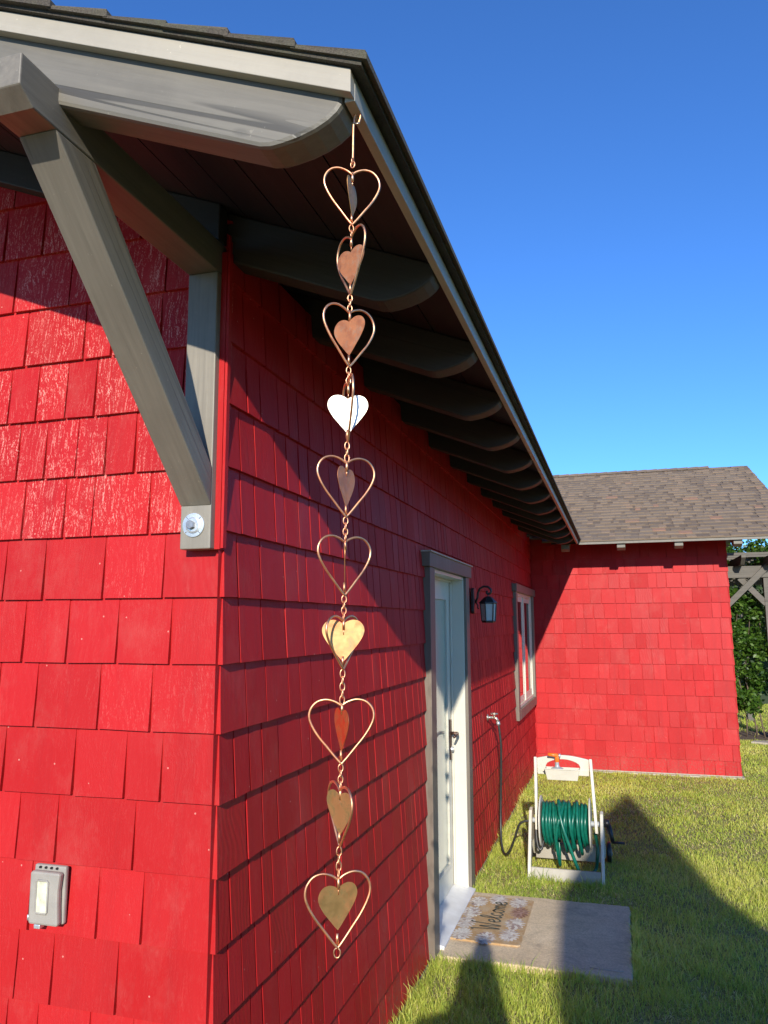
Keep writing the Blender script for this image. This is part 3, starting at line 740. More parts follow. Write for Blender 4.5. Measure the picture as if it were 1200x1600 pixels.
# ================================================================== HOSE REEL CART
HX0, HX1, HY, HZ = .40, .775, 3.985, .345
cart = thing("hose_reel_cart", (.59, 3.98, 0), "cream plastic hose reel cart with crank, tray and wheels on the lawn", "hose reel")
def bar(mb, a, b_, w_, d, rnd=0):
    """rectangular bar from a to b (x fixed plane yz), w_ thick in x, d deep"""
    a = Vector(a); b_ = Vector(b_); t = (b_-a).normalized(); s_ = Vector((1, 0, 0)); nrm = t.cross(s_).normalized()
    V = []
    for p in (a, b_):
        for i, j in ((-1, -1), (1, -1), (1, 1), (-1, 1)): V.append(p+s_*w_/2*i+nrm*d/2*j)
    mb.add(V, [(0, 1, 2, 3), (7, 6, 5, 4), (0, 4, 5, 1), (1, 5, 6, 2), (2, 6, 7, 3), (3, 7, 4, 0)], rnd); mb.fixn = True
for xt, xb in ((.388, .393), (.779, .806)):
    b = MB(); bar(b, (xt, 4.06, .772), (xb, HY-.02, HZ-.06), .021, .05); b.build("upright", M['cream'], cart, bevel=.004)
for xo, s_ in ((.352, -1), (.842, 1)):
    b = MB()
    prof = [(HY+.02, HZ+.085), (HY-.035, HZ+.075), (HY-.07, HZ+.02), (3.775, .10), (3.745, .0), (3.80, .0), (3.84, .09), (3.93, HZ-.13), (4.02, HZ-.14), (4.16, .07), (4.32, .055), (4.35, .10), (4.22, .15), (4.10, HZ-.03), (HY+.07, HZ+.05)]
    b.prism(prof, xo-.011, xo+.011, 'yz'); b.build("leg", M['cream'], cart, bevel=.005)
b = MB(); b.prism([(3.755, .005), (3.775, .085), (3.79, .085), (3.80, .005)], .3635, .8305, 'yz'); b.build("front_bar", M['creamd'], cart, bevel=.004)
b = MB(); b.prism([(4.12, .05), (4.12, .16), (4.145, .165), (4.20, .05)], .3635, .8305, 'yz'); b.build("rear_tray", M['creamd'], cart, bevel=.004)
# handle panel with an arched opening
b = MB(); xc = .5835; hw = .1845; yh_ = 4.055
outer = [(xc-hw, .665), (xc-hw, .768)]+[(xc-hw+2*hw*t, .768+.026*math.sin(math.pi*t)) for t in np.linspace(.06, .94, 12)]+[(xc+hw, .768), (xc+hw, .665)]
inner = [(xc-.118, .69), (xc-.122, .715)]+[(xc-.118+.236*t, .725+.040*math.sin(math.pi*t)**.6) for t in np.linspace(.03, .97, 12)]+[(xc+.122, .715), (xc+.118, .69)]
nO = len(outer); V = []
for yy in (yh_-.012, yh_+.012): V += [(x, yy, z) for x, z in outer]+[(x, yy, z) for x, z in inner]
F = []
m_ = 2*nO
for i in range(nO-1):
    F.append((i, i+1, nO+i+1, nO+i)); F.append((m_+i, m_+nO+i, m_+nO+i+1, m_+i+1))
    F.append((i, m_+i, m_+i+1, i+1)); F.append((nO+i, nO+i+1, m_+nO+i+1, m_+nO+i))
F += [(0, nO, m_+nO, m_), (nO-1, m_+nO-1, m_+2*nO-1, 2*nO-1), (nO, 2*nO-1, m_+2*nO-1, m_+nO)]
b.add(V, F); b.fixn = True; b.build("handle_panel", M['cream'], cart, bevel=.004)
b = MB(); b.box(xc-hw+.002, xc-.10, yh_-.014, yh_+.014, .655, .70); b.build("handle_bracket", M['cream'], cart, bevel=.004)
b = MB(); b.box(xc+.10, xc+hw-.002, yh_-.014, yh_+.014, .655, .70); b.build("handle_bracket", M['cream'], cart, bevel=.004)
# tray hanging in front of the handle
b = MB(); t0, t1, yy0, yy1 = .635, .712, 3.94, 4.036
V = [(xc-.105, yy0+.012, t0), (xc+.105, yy0+.012, t0), (xc+.105, yy1, t0), (xc-.105, yy1, t0), (xc-.122, yy0, t1), (xc+.122, yy0, t1), (xc+.122, yy1, t1), (xc-.122, yy1, t1),
     (xc-.116, yy0+.006, t1), (xc+.116, yy0+.006, t1), (xc+.116, yy1-.005, t1), (xc-.116, yy1-.005, t1), (xc-.10, yy0+.018, t0+.006), (xc+.10, yy0+.018, t0+.006), (xc+.10, yy1-.006, t0+.006), (xc-.10, yy1-.006, t0+.006)]
b.add(V, [(3, 2, 1, 0), (0, 1, 5, 4), (1, 2, 6, 5), (2, 3, 7, 6), (3, 0, 4, 7), (4, 5, 9, 8), (5, 6, 10, 9), (6, 7, 11, 10), (7, 4, 8, 11), (8, 9, 13, 12), (9, 10, 14, 13), (10, 11, 15, 14), (11, 8, 12, 15), (12, 13, 14, 15)])
b.fixn = True; b.tube([(xc-.126, yy0-.002, t1), (xc+.126, yy0-.002, t1)], .004, 6); b.build("tray", M['cream'], cart, bevel=.003, smooth=False)
# reel: flanges, drum, hub, crank
for xf_, t_ in ((.416, -1), (.757, 1)):
    b = MB(); R_ = .172
    b.lathe((xf_, HY, HZ), [(.03, 0), (R_*.6, .003), (R_-.01, .000), (R_, .003), (R_, .010), (R_-.01, .013), (R_*.6, .009), (.03, .012)], 40, 'x'); b.build("flange", M['cream'], cart, smooth=False, bevel=.001)
b = MB(); b.lathe((.426, HY, HZ), [(.06, 0), (.06, .333)], 24, 'x'); b.build("drum", M['creamd'], cart)
b = MB(); b.lathe((.335, HY, HZ), [(.0, 0), (.016, 0), (.018, .01), (.018, .5), (0, .5)], 16, 'x'); b.build("axle", M['greyp'], cart)
b = MB(); b.lathe((.856, HY, HZ+.01), [(.0, 0), (.028, 0), (.028, .028), (.022, .036), (0, .036)], 18, 'x')
V0 = Vector((.882, HY, HZ+.005)); V1 = Vector((.912, HY-.04, HZ-.105))
b.tube([V0, V0.lerp(V1, .5)+Vector((.004, 0, 0)), V1], [.02, .015, .013], 10)
cr = b.build("crank", M['black'], cart)
b = MB(); b.tube([V1+Vector((-.005, 0, 0)), V1+Vector((.078, 0, 0))], .0085, 10); b.build("crank_grip", M['black'], cr)
for xw_ in (.325, .875):
    b = MB(); b.lathe((xw_-.016, 4.30, .075), [(.02, 0), (.055, .0), (.072, .006), (.075, .012), (.075, .024), (.072, .030), (.055, .034), (.02, .034)], 28, 'x')
    wl = b.build("wheel", M['black'], cart, smooth=False)
    b = MB(); b.lathe((xw_+.019, 4.30, .075), [(.0, .004), (.012, .003), (.03, 0), (.03, -.003)], 16, 'x'); b.build("wheel_cap", M['greyp'], wl)
# green hose wound on the drum (a thing of its own, held by the reel)
gh = MB()
layers = [(.070, 13), (.090, 13), (.110, 13)]
pts = []
for li, (R0, nt_) in enumerate(layers):
    for s_ in range(nt_*18):
        a = s_/18*2*math.pi; t = s_/(nt_*18); xx_ = (.440+.305*t) if li % 2 == 0 else (.745-.305*t)
        pts.append((xx_+.004*math.sin(a*1.3+li), HY+R0*math.sin(a), HZ+R0*math.cos(a)))
gh.tube(pts, .0118, 8)
rnd_ = random.Random(5)
# loose, slanting and sagging outer turns
for xa_, xb_, Rt, sagz, tw in ((.445, .455, .125, .02, 1), (.468, .48, .128, .03, 1), (.49, .50, .126, .02, 1), (.512, .545, .130, .16, 1), (.585, .515, .140, .05, 1), (.56, .60, .133, .06, 1), (.60, .59, .13, .03, 1), (.62, .655, .138, .03, 1), (.66, .64, .13, .05, 1), (.675, .70, .142, .06, 1), (.71, .72, .128, .02, 1), (.735, .738, .124, .01, 1)):
    loop = []
    for s_ in range(36):
        a = s_/36*2*math.pi; f = .5-.5*math.cos(a)
        zz = HZ+Rt*math.cos(a); 
        if math.cos(a) < 0: zz += sagz*math.cos(a)
        loop.append((xa_+(xb_-xa_)*f+.004*math.sin(3*a), HY-(.006)+Rt*1.0*math.sin(a+math.pi), zz))
    gh.tube(loop, .0118, 8, closed=True)
gh.tube(bez([(.55, HY-.02, HZ+.15), (.56, HY-.12, HZ+.10), (.585, HY-.16, HZ), (.625, HY-.165, HZ-.12), (.66, HY-.16, HZ-.22), (.69, HY-.15, HZ-.29), (.72, HY-.10, .03), (.76, HY-.04, .022), (.79, HY, .05), (.802, HY-.02, .13), (.806, HY, .20), (.79, HY+.06, .27)]), .0118, 8)
gho = tag(gh.build("garden_hose", M['green']), "dark green garden hose wound loosely on the cream reel", "hose")
b = MB(); b.tube(bez([(.385, HY-.015, HZ-.03), (.392, HY-.05, HZ-.12), (.405, HY-.07, HZ-.17), (.425, HY-.07, HZ-.175), (.44, HY-.04, HZ-.12)]), .0095, 8); b.build("inlet_hose", M['rubber'], cart)
# spray nozzle standing in the tray
nz = thing("spray_nozzle", (.545, 4.0, .70), "orange and grey hose sprinkler head standing in the cream tray", "sprinkler")
b = MB(); nx_ = .548
b.lathe((nx_, 3.99, .705), [(.045, 0), (.043, .006), (.018, .016), (.014, .03), (.013, .05), (.0, .05)], 16, 'z'); b.build("nozzle_base", M['greyp'], nz)
b = MB(); b.lathe((nx_, 3.99, .752), [(.012, 0), (.016, .004), (.016, .05), (.012, .056), (0, .056)], 14, 'z')
b.tube([(nx_+.005, 3.985, .800), (nx_-.03, 3.985, .803), (nx_-.062, 3.985, .805)], [.015, .012, .013], 12); b.build("nozzle_body", M['orange'], nz)
b = MB(); b.tube([(nx_+.012, 3.985, .800), (nx_+.026, 3.985, .799)], .0145, 12); b.build("nozzle_face", M['zinc'], nz)

# ================================================================== DOORMAT
def mat_mat():
    m, n, l, p = newmat("coir_mat")
    tc = N(n, "ShaderNodeTexCoord").outputs["Object"]
    a = noise(n, l, tc, 260, 3, .7); b_ = noise(n, l, tc, 18, 5, .65)
    c = mixc(n, l, ramp(n, l, a, [(.3, 0), (.7, 1)]), (.30, .17, .07), (.60, .38, .17))
    c = mixc(n, l, mathn(n, l, 'MULTIPLY', ramp(n, l, b_, [(.45, 0), (.65, 1)]), .6), c, (.52, .42, .28))
    l.new(c, p.inputs["Base Color"]); p.inputs["Roughness"].default_value = .95
    l.new(bump(n, l, a, .8, .004), p.inputs["Normal"]); return m
M['coir'] = mat_mat()
M['petal'] = attr_col("printed_petals", [(0, (.30, .20, .17)), (.3, (.50, .44, .38)), (1, (.66, .62, .54))], .95, 300, .5, .6, .003)
M['maroon'] = attr_col("printed_maroon_petals", [(0, (.20, .09, .06)), (1, (.38, .24, .18))], .95, 300, .5, .6, .003)
M['ink'] = simple("dark_green_grey_print", (.085, .085, .06), .95, 0, .35, 120, .3)
mat_ = thing("doormat", (.235, 2.88, .03), "tan coir doormat printed Welcome among pale pinecones on the concrete slab", "doormat")
mx0, mx1, my0, my1 = .035, .435, 2.545, 3.25
b = MB(); b.prism([(mx0+.01, my0+.01), (mx0+.2, my0-.004), (mx1-.012, my0-.002), (mx1, my0+.012), (mx1+.002, my1-.01), (mx1-.01, my1), (mx0+.01, my1-.002), (mx0, my1-.012)], .0305, .041, 'xy'); b.build("mat_body", M['coir'], mat_, bevel=.003)
rp = random.Random(3)
def petal(mb, c_, ang, ln, wd, z, r):
    pts_ = [(-.5, 0), (-.2, .42), (.15, .5), (.42, .25), (.5, 0), (.42, -.25), (.15, -.5), (-.2, -.42)]
    ca_, sa_ = math.cos(ang), math.sin(ang)
    V = [(c_[0]+(u*ln*ca_-v*wd*sa_), c_[1]+(u*ln*sa_+v*wd*ca_), z) for u, v in pts_]
    mb.add(V, [tuple(range(8))], r)
motifs = [(.105, 2.62, 'w'), (.095, 2.79, 'w'), (.10, 2.96, 'w'), (.11, 3.14, 'w'), (.225, 3.20, 'w'), (.35, 3.18, 'w'), (.375, 3.02, 'm'), (.37, 2.84, 'w'), (.36, 2.67, 'w'), (.24, 2.595, 'w')]
for (mx, my, kd) in motifs:
    pm = MB(); base_a = rp.uniform(0, 6)
    for ring_, cnt in ((.058, 16), (.044, 13), (.029, 10), (.013, 6)):
        for k in range(cnt):
            a = base_a+k*2*math.pi/cnt+ring_*40
            petal(pm, (mx+math.cos(a)*ring_*.75, my+math.sin(a)*ring_*1.25), a+rp.uniform(-.3, .3), .034, .017, .0418+(.045-ring_)*.01+k*.00001, max(.001, rp.random()))
    pm.build("printed_pinecone", M['petal'] if kd == 'w' else M['maroon'], mat_)
# lettering, reading away from the camera (direction +y, tops towards the door)
def ribbon(mb, pts_, w_, z):
    P = [Vector((p.x, p.y, 0)) for p in bez([(a, b_, 0) for a, b_ in pts_], 6)]
    V = []
    for i, p in enumerate(P):
        t = (P[min(i+1, len(P)-1)]-P[max(i-1, 0)]); t.normalize(); nn = Vector((-t.y, t.x, 0))*w_/2
        V += [(p.x+nn.x, p.y+nn.y, z), (p.x-nn.x, p.y-nn.y, z)]
    mb.add(V, [(2*i, 2*i+1, 2*i+3, 2*i+2) for i in range(len(P)-1)])
glyph = {
 'W': ([[(0, 1.0), (.12, 1.05), (.22, .5), (.30, 0), (.42, .45), (.5, .8), (.60, .35), (.70, 0), (.84, .5), (.95, 1.1), (1.1, 1.2)]], 1.08),
 'e': ([[(0, .25), (.22, .32), (.34, .45), (.25, .58), (.1, .5), (.05, .25), (.15, .02), (.32, .05), (.45, .2)]], .46),
 'l': ([[(0, .2), (.18, .5), (.28, .9), (.2, 1.08), (.1, .9), (.1, .3), (.18, .02), (.34, .15)]], .34),
 'c': ([[(.32, .48), (.22, .58), (.08, .45), (.05, .2), (.16, .0), (.3, .05), (.42, .18)]], .42),
 'o': ([[(.2, .56), (.06, .4), (.07, .12), (.2, 0), (.33, .15), (.33, .42), (.2, .56), (.34, .5), (.45, .48)]], .45),
 'm': ([[(0, .5), (.08, .3), (.08, 0)], [(.08, .3), (.18, .52), (.26, .4), (.27, 0)], [(.27, .3), (.37, .53), (.46, .4), (.47, .05), (.58, .1)]], .58)}
ink = MB(); adv = 2.70; SH = .115; SW = .128
for ci, ch in enumerate("Welcome"):
    st_, wd_ = glyph[ch]; sc = 1.25 if ch == 'W' else 1.0
    for stroke in st_:
        # x_local along +y ; up along -x
        ribbon(ink, [(.285-v*SH*sc+(.0 if ch != 'W' else .012), adv+u*SW*(.9 if ch == 'W' else 1.0)) for u, v in stroke], .0125 if ch != 'W' else .013, .0436+ci*.00003)
    adv += wd_*SW*(.9 if ch == 'W' else 1.0)
ink.build("lettering", M['ink'], mat_)

# ================================================================== RAIN CHAIN
rc = thing("rain_chain", (.55, -.57, 2.72), "copper rain chain of ten heart links hanging from the eave corner", "rain chain")
CT = Vector((.5955, -.662, 2.668)); CB = Vector((.572, -.668, 1.238))
def cp(z): return CT.lerp(CB, (CT.z-z)/(CT.z-CB.z))
def heart_outline(w_, h_, n_=40):
    out = []
    for k in range(n_):
        t = 2*math.pi*k/n_
        x = 16*math.sin(t)**3; y = 13*math.cos(t)-5*math.cos(2*t)-2*math.cos(3*t)-math.cos(4*t)
        # straighter flanks, higher lobes, like bent wire
        out.append((x/32*w_, (y+17)/29.2*h_))
    return out
def wire_heart(w_, h_):
    P = [(0, .90), (.10, .965), (.24, 1.0), (.38, .965), (.475, .86), (.50, .73), (.455, .59), (.35, .42), (.22, .26), (.09, .10), (0, 0)]
    R = bez([(x, z, 0) for x, z in P], 4); L_ = [(-p.x, p.y) for p in reversed(R[1:-1])]
    return [(p.x*w_, p.y*h_) for p in R]+[(a*w_, b_*h_) for a, b_ in L_]
# z of top lobe, z of bottom tip, outer angle, inner angle (rotation about the vertical; 0 = facing the camera), finish
view_az = math.atan2(CT.x-1.0125, CT.y+1.8714)      # direction camera -> chain, from +y towards +x
units = [(2.554, 2.447, 8, 76, 'patina_a'), (2.432, 2.316, -62, -48, 'patina_b'), (2.293, 2.185, 33, -40, 'patina_b'), (2.162, 2.052, -80, 3, 'glare_sheet'),
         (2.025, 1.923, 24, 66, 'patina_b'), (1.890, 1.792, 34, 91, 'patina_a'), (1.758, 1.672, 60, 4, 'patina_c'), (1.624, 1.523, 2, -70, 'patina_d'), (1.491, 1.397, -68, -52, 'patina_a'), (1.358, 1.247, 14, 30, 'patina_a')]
def ring_link(mb, c_, ang, rx=.0042, rz_=.0062, r=.0011):
    ca_, sa_ = math.cos(ang), math.sin(ang)
    mb.tube([(c_.x+rx*math.cos(t)*ca_, c_.y+rx*math.cos(t)*sa_, c_.z+rz_*math.sin(t)) for t in np.linspace(0, 2*math.pi, 15)[:-1]], r, 6, closed=True)
for i, (zt1, zb1, oa, ia, fin) in enumerate(units):
    hh = zt1-zb1; wdt = .1045 if i else .100
    pc = cp((zt1+zb1)/2)
    ao = -view_az+rad(oa); ai = -view_az+rad(ia)
    b = MB(); ol = wire_heart(wdt, hh)
    b.tube([(pc.x+x*math.cos(ao), pc.y+x*math.sin(ao), zb1+z) for x, z in ol], .0020, 8, closed=True)
    zd = zb1+hh*.90
    c0, c1_ = cp(zd), cp(zb1+.005)
    b.tube([c0+Vector((0, 0, .004)), c0-Vector((0, 0, .014))], .0024, 8); b.tube([c1_+Vector((0, 0, .016)), c1_], .0021, 8)
    b.tube([c0-Vector((0, 0, .012)), c0-Vector((0, 0, .022))], .0008, 6)
    wobj = b.build("heart_outline", M['copper'], rc)
    # solid heart, slightly dished
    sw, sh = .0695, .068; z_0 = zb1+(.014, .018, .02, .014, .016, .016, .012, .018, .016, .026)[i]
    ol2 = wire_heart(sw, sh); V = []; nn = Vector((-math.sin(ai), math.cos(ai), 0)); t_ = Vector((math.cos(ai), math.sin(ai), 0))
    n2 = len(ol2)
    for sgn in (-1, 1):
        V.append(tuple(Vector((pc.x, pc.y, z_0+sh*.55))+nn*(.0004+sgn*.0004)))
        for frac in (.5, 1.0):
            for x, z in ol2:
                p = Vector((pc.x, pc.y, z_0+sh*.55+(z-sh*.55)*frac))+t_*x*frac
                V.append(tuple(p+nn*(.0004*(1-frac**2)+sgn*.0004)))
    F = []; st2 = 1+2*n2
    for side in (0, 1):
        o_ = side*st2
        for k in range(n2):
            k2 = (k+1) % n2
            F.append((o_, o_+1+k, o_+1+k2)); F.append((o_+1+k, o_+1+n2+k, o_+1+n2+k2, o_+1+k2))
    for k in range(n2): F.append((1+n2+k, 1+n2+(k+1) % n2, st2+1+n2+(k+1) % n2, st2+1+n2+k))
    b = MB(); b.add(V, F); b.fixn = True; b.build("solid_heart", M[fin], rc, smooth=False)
    if i+1 < len(units):
        za, zb3 = zb1-.002, units[i+1][0]-(units[i+1][0]-units[i+1][1])*.10+.004
        nl = max(2, round((za-zb3)/.0098)); b = MB()
        for k in range(nl):
            zc = za+(zb3-za)*(k+.5)/nl; ring_link(b, cp(zc), .6+(k % 2)*math.pi/2, .0040, abs(za-zb3)/nl*.5+.0018)
        b.build("chain_links", M['copper'], rc)
b = MB(); ring_link(b, cp(1.240), .3, .0052, .0072, .0012); b.build("end_ring", M['copper'], rc)
b = MB(); o_ = Vector((0, -.004, 0))
b.tube(bez([cp(2.572), cp(2.60), cp(2.635), cp(2.657)+Vector((.002, 0, 0)), cp(2.663)+Vector((.008, 0, 0)), cp(2.655)+Vector((.013, 0, 0)), cp(2.640)+Vector((.009, 0, 0))], 6), .0022, 8)
for zc in (2.569, 2.5625): ring_link(b, cp(zc), .6+zc*240, .0042, .0062, .0012)
b.build("hook", M['copper'], rc)
b = MB(); b.tube(bez([(.599, -.655, 2.664), (.606, -.660, 2.650), (.604, -.664, 2.640), (.598, -.664, 2.642)], 6), .0014, 8); b.build("cup_hook", M['brass'], rc)

# ================================================================== PERGOLA AND PLANTS BEHIND THE WING
pg = thing("pergola", (4.3, 12, 0), "weathered grey timber pergola with crossed braces beyond the wing corner", "pergola")
for x, y in ((3.22, 11.1), (5.9, 11.1), (3.22, 13.6), (5.9, 13.6), (2.50, 11.1)):
    b = MB(); b.box(x-.05, x+.05, y-.05, y+.05, 0, 2.42); b.build("pergola_post", M['pergola'], pg, bevel=.004)
for y in (11.1, 13.6):
    b = MB(); b.box(2.40, 6.3, y-.07, y-.03+.08, 2.4205, 2.60); b.build("pergola_beam", M['pergola'], pg, bevel=.004)
for k in range(10):
    x = 2.45+k*.40; b = MB(); b.prism([(10.6, 2.70), (10.75, 2.601), (14.1, 2.601), (14.1, 2.74), (10.6, 2.74)], x-.03, x+.03, 'yz'); b.build("pergola_rafter", M['pergola'], pg, bevel=.003)
for k in range(9):
    y = 10.7+k*.40; b = MB(); b.box(2.35, 6.4, y-.02, y+.02, 2.7405, 2.78); b.build("pergola_slat", M['pergola'], pg)
def diag(mb, x0, z0, x1, z1, y0, y1, w_):
    d = Vector((x1-x0, 0, z1-z0)).normalized(); nn = Vector((-d.z, 0, d.x))*w_/2
    mb.prism([(x0+nn.x, z0+nn.z), (x1+nn.x, z1+nn.z), (x1-nn.x, z1-nn.z), (x0-nn.x, z0-nn.z)], y0, y1, 'xz')
for a in ((2.56, 1.93, 3.30, 2.66, 10.96, 11.02), (3.19, 2.02, 2.84, 2.42, 11.06, 11.12), (3.25, 2.02, 3.62, 2.42, 11.06, 11.12)):
    b = MB(); diag(b, *a[:4], a[4], a[5], .085); b.build("pergola_brace", M['pergola'], pg, bevel=.003)

def leaves(name, mat, parent, n, sampler, size, rngseed, droop=.5):
    r = np.random.RandomState(rngseed); P = sampler(r, n)
    a = r.uniform(0, 2*np.pi, n); el = r.uniform(-1.0, .6, n); s = size*r.uniform(.55, 1.25, n)
    d = np.stack([np.cos(a)*np.cos(el), np.sin(a)*np.cos(el), np.sin(el)], 1)
    q = r.normal(size=(n, 3)); q -= (q*d).sum(1)[:, None]*d; q /= np.linalg.norm(q, axis=1)[:, None]
    V = np.empty((n, 4, 3)); V[:, 0] = P; V[:, 1] = P+d*s[:, None]*.5+q*s[:, None]*.27; V[:, 2] = P+d*s[:, None]; V[:, 3] = P+d*s[:, None]*.5-q*s[:, None]*.27
    V = V.reshape(-1, 3)
    org = ORG.get(parent.name, Vector()) if parent else Vector()
    me = bpy.data.meshes.new(name); me.from_pydata((V-np.array(org)).tolist(), [], [(4*i, 4*i+1, 4*i+2, 4*i+3) for i in range(n)])
    at = me.attributes.new("rnd", 'FLOAT', 'FACE'); at.data.foreach_set("value", np.clip(r.beta(2, 2, n), .01, 1).astype(np.float32))
    me.materials.append(mat); o = bpy.data.objects.new(name, me); col.objects.link(o)
    if parent: o.parent = parent
    ORG[o.name] = org
    return o
def clumps(cs):
    cs = np.array(cs)
    def f(r, n):
        i = r.randint(0, len(cs), n); g_ = r.normal(size=(n, 3)); g_ /= np.linalg.norm(g_, axis=1)[:, None]
        return cs[i, :3]+g_*cs[i, 3:4]*(r.uniform(.25, 1, n)**.5)[:, None]
    return f
rr = random.Random(9)
vine = thing("climbing_vine", (2.85, 11.3, 0), "bright green leafy vine climbing beside the pergola post behind the wing", "vine")
cs_ = []
for k in range(130):
    z = rr.uniform(.45, 2.25); xx_ = rr.uniform(2.50, 3.12); cs_.append((xx_, 11.35+rr.uniform(-.18, .22), z, rr.uniform(.07, .16)))
leaves("foliage", M['leaf'], vine, 12000, clumps(cs_), .075, 3)
for k in range(4):
    x0 = 2.65+k*.14; pts_ = [(x0+.05*math.sin(z*3+k), 11.35+.05*math.cos(z*4+k), z) for z in np.linspace(-.02, 2.2, 14)]
    b = MB(); b.tube(pts_, [.012-.0005*i_ for i_ in range(14)], 7); b.build("stem", M['bark'], vine)
vt = thing("climbing_vine", (3.6, 12.4, 2.7), "green vine foliage spreading over the pergola roof", "vine")
cs_ = [(rr.uniform(2.5, 5.8), rr.uniform(11.2, 13.6), rr.uniform(2.76, 2.95), rr.uniform(.12, .25)) for k in range(60)]
leaves("foliage", M['leaf'], vt, 7000, clumps(cs_), .08, 4)
b = MB(); b.tube([(3.30, 11.25, -.02), (3.28, 11.2, 1.2), (3.33, 11.25, 2.3), (3.4, 11.8, 2.8), (3.9, 12.6, 2.82)], [.03, .026, .022, .018, .012], 8); b.build("stem", M['bark'], vt)
# a hedge and trees farther back close off the garden
hd = thing("hedge", (5, 17, 0), "dark clipped hedge closing the garden behind the pergola", "hedge")
leaves("hedge_foliage", M['hedge'], hd, 22000, lambda r, n: np.stack([r.uniform(1, 14, n), 17+r.choice([-.55, -.5, -.3, 0], n)+r.normal(0, .08, n), 3.3*np.sqrt(r.uniform(0, 1, n))+r.normal(0, .05, n)], 1), .12, 6)
b = MB(); b.box(1.1, 13.9, 16.6, 17.4, 0, 3.15); b.build("hedge_core", M['hedge'], hd)
def tree(x, y, h, r_, seed_, label):
    rn = random.Random(seed_); t = thing("garden_tree", (x, y, 0), label, "tree")
    b = MB(); b.tube([(x, y, -.05), (x+.05, y, h*.3), (x-.05, y+.05, h*.6), (x, y, h*.85)], [.16, .12, .07, .03], 10)
    for k in range(7):
        a = rn.uniform(0, 6.28); z = h*rn.uniform(.35, .7); b.tube([(x, y, z), (x+math.cos(a)*r_*.4, y+math.sin(a)*r_*.4, z+h*.08), (x+math.cos(a)*r_*.75, y+math.sin(a)*r_*.75, z+h*.18)], [.05, .03, .012], 6)
    b.build("trunk", M['bark'], t)
    cs = []
    for k in range(45):
        a = rn.uniform(0, 6.28); q = rn.uniform(0, 1)**.5*r_; z = h*rn.uniform(.38, 1.0); sc = 1-abs(z/h-.62)*1.3
        cs.append((x+math.cos(a)*q*sc, y+math.sin(a)*q*sc, z, r_*rn.uniform(.15, .3)))
    leaves("crown", M['hedge'], t, 9000, clumps(cs), .13, seed_)
tree(6.4, 15.0, 2.9, 1.3, 21, "low bushy dark green tree right of the pergola")
tree(9.6, 14.2, 3.2, 1.6, 22, "round leafy tree farthest right behind the lawn")
# pale stone edging near the vine
st_ = thing("garden_stone", (3.0, 10.75, 0), "flat pale stone lying on the lawn edge below the vine", "stone")
b = MB(); b.prism([(2.78, 10.68), (3.0, 10.6), (3.32, 10.62), (3.45, 10.74), (3.2, 10.85), (2.85, 10.82)], .0, .035, 'xy'); b.build("stone_body", M['foundation'], st_, bevel=.01)
b = MB(); b.prism([(2.4, 11.0), (4.6, 10.95), (4.6, 12.0), (2.4, 12.0)], -.003, .012, 'xy'); tag(b.build("soil_bed", M['bark']), kind="structure")

# ================================================================== WHAT THROWS THE SHADOWS: an invented block and the photographer, behind the camera
caster = thing("shadow_caster", (3.4, -6.3, 0), "invented red half-gambrel block behind the photographer, added to cast the lawn shadow", "caster")
K = .384
def uz(u, ysh): return (u+.178*6, (ysh+6)*K)
prof = [uz(1.07, -6), uz(1.07, 2.3), uz(1.22, 3.5), uz(1.79, 5.6), uz(2.233, 6.72), uz(2.235, 3.75), uz(2.33, 3.3), uz(2.75, 2.3), uz(4.4, 1.6), uz(4.4, -6)]  # made-up outline, traced back from the lawn shadow it is added to cast
b = MB(); b.prism([(max(x, x), max(z, 0)) for x, z in prof], -6.3, -6.0, 'xz'); b.build("shadow_caster_wall", M['red'], caster)
b = MB()
tops = [(p[0], p[1]) for p in prof[1:5]]
b.prism([(x, z+.0) for x, z in tops]+[(x-.0, z+.03) for x, z in reversed(tops)], -6.34, -5.97, 'xz'); b.build("shadow_caster_roof", M['roofgrey'], caster)

def skin(name, mat, parent, V, Ed, root=0, sub=2):
    me = bpy.data.meshes.new(name); org = ORG[parent.name]
    me.from_pydata([(v[0]-org.x, v[1]-org.y, v[2]-org.z) for v in V], Ed, []); me.materials.append(mat)
    o = bpy.data.objects.new(name, me); col.objects.link(o); o.parent = parent; ORG[o.name] = org
    sk = o.modifiers.new("skin", 'SKIN'); sk.use_smooth_shade = True
    if not me.skin_vertices: me.attributes.new("skin", 'FLOAT', 'POINT')
    for i, v in enumerate(V):
        q = me.skin_vertices[0].data[i]; q.radius = (v[3], v[4] if len(v) > 4 else v[3]); q.use_root = (i == root)
    ss = o.modifiers.new("sub", 'SUBSURF'); ss.levels = sub; ss.render_levels = sub
    return o
M['skin'] = simple("skin_tone", (.50, .30, .21), .5, 0, .05, 20, .05)
M['shirt'] = simple("navy_cotton", (.03, .045, .09), .9, 0, .1, 40, .3)
M['jeans'] = simple("blue_denim", (.06, .09, .15), .9, 0, .15, 90, .3)
M['hair'] = simple("brown_hair", (.05, .03, .02), .6, 0, .3, 80, .5)
px, py = .965, -2.08
ph = thing("person", (px, py, 0), "standing person in navy shirt and jeans holding up a phone to photograph the chain", "person")
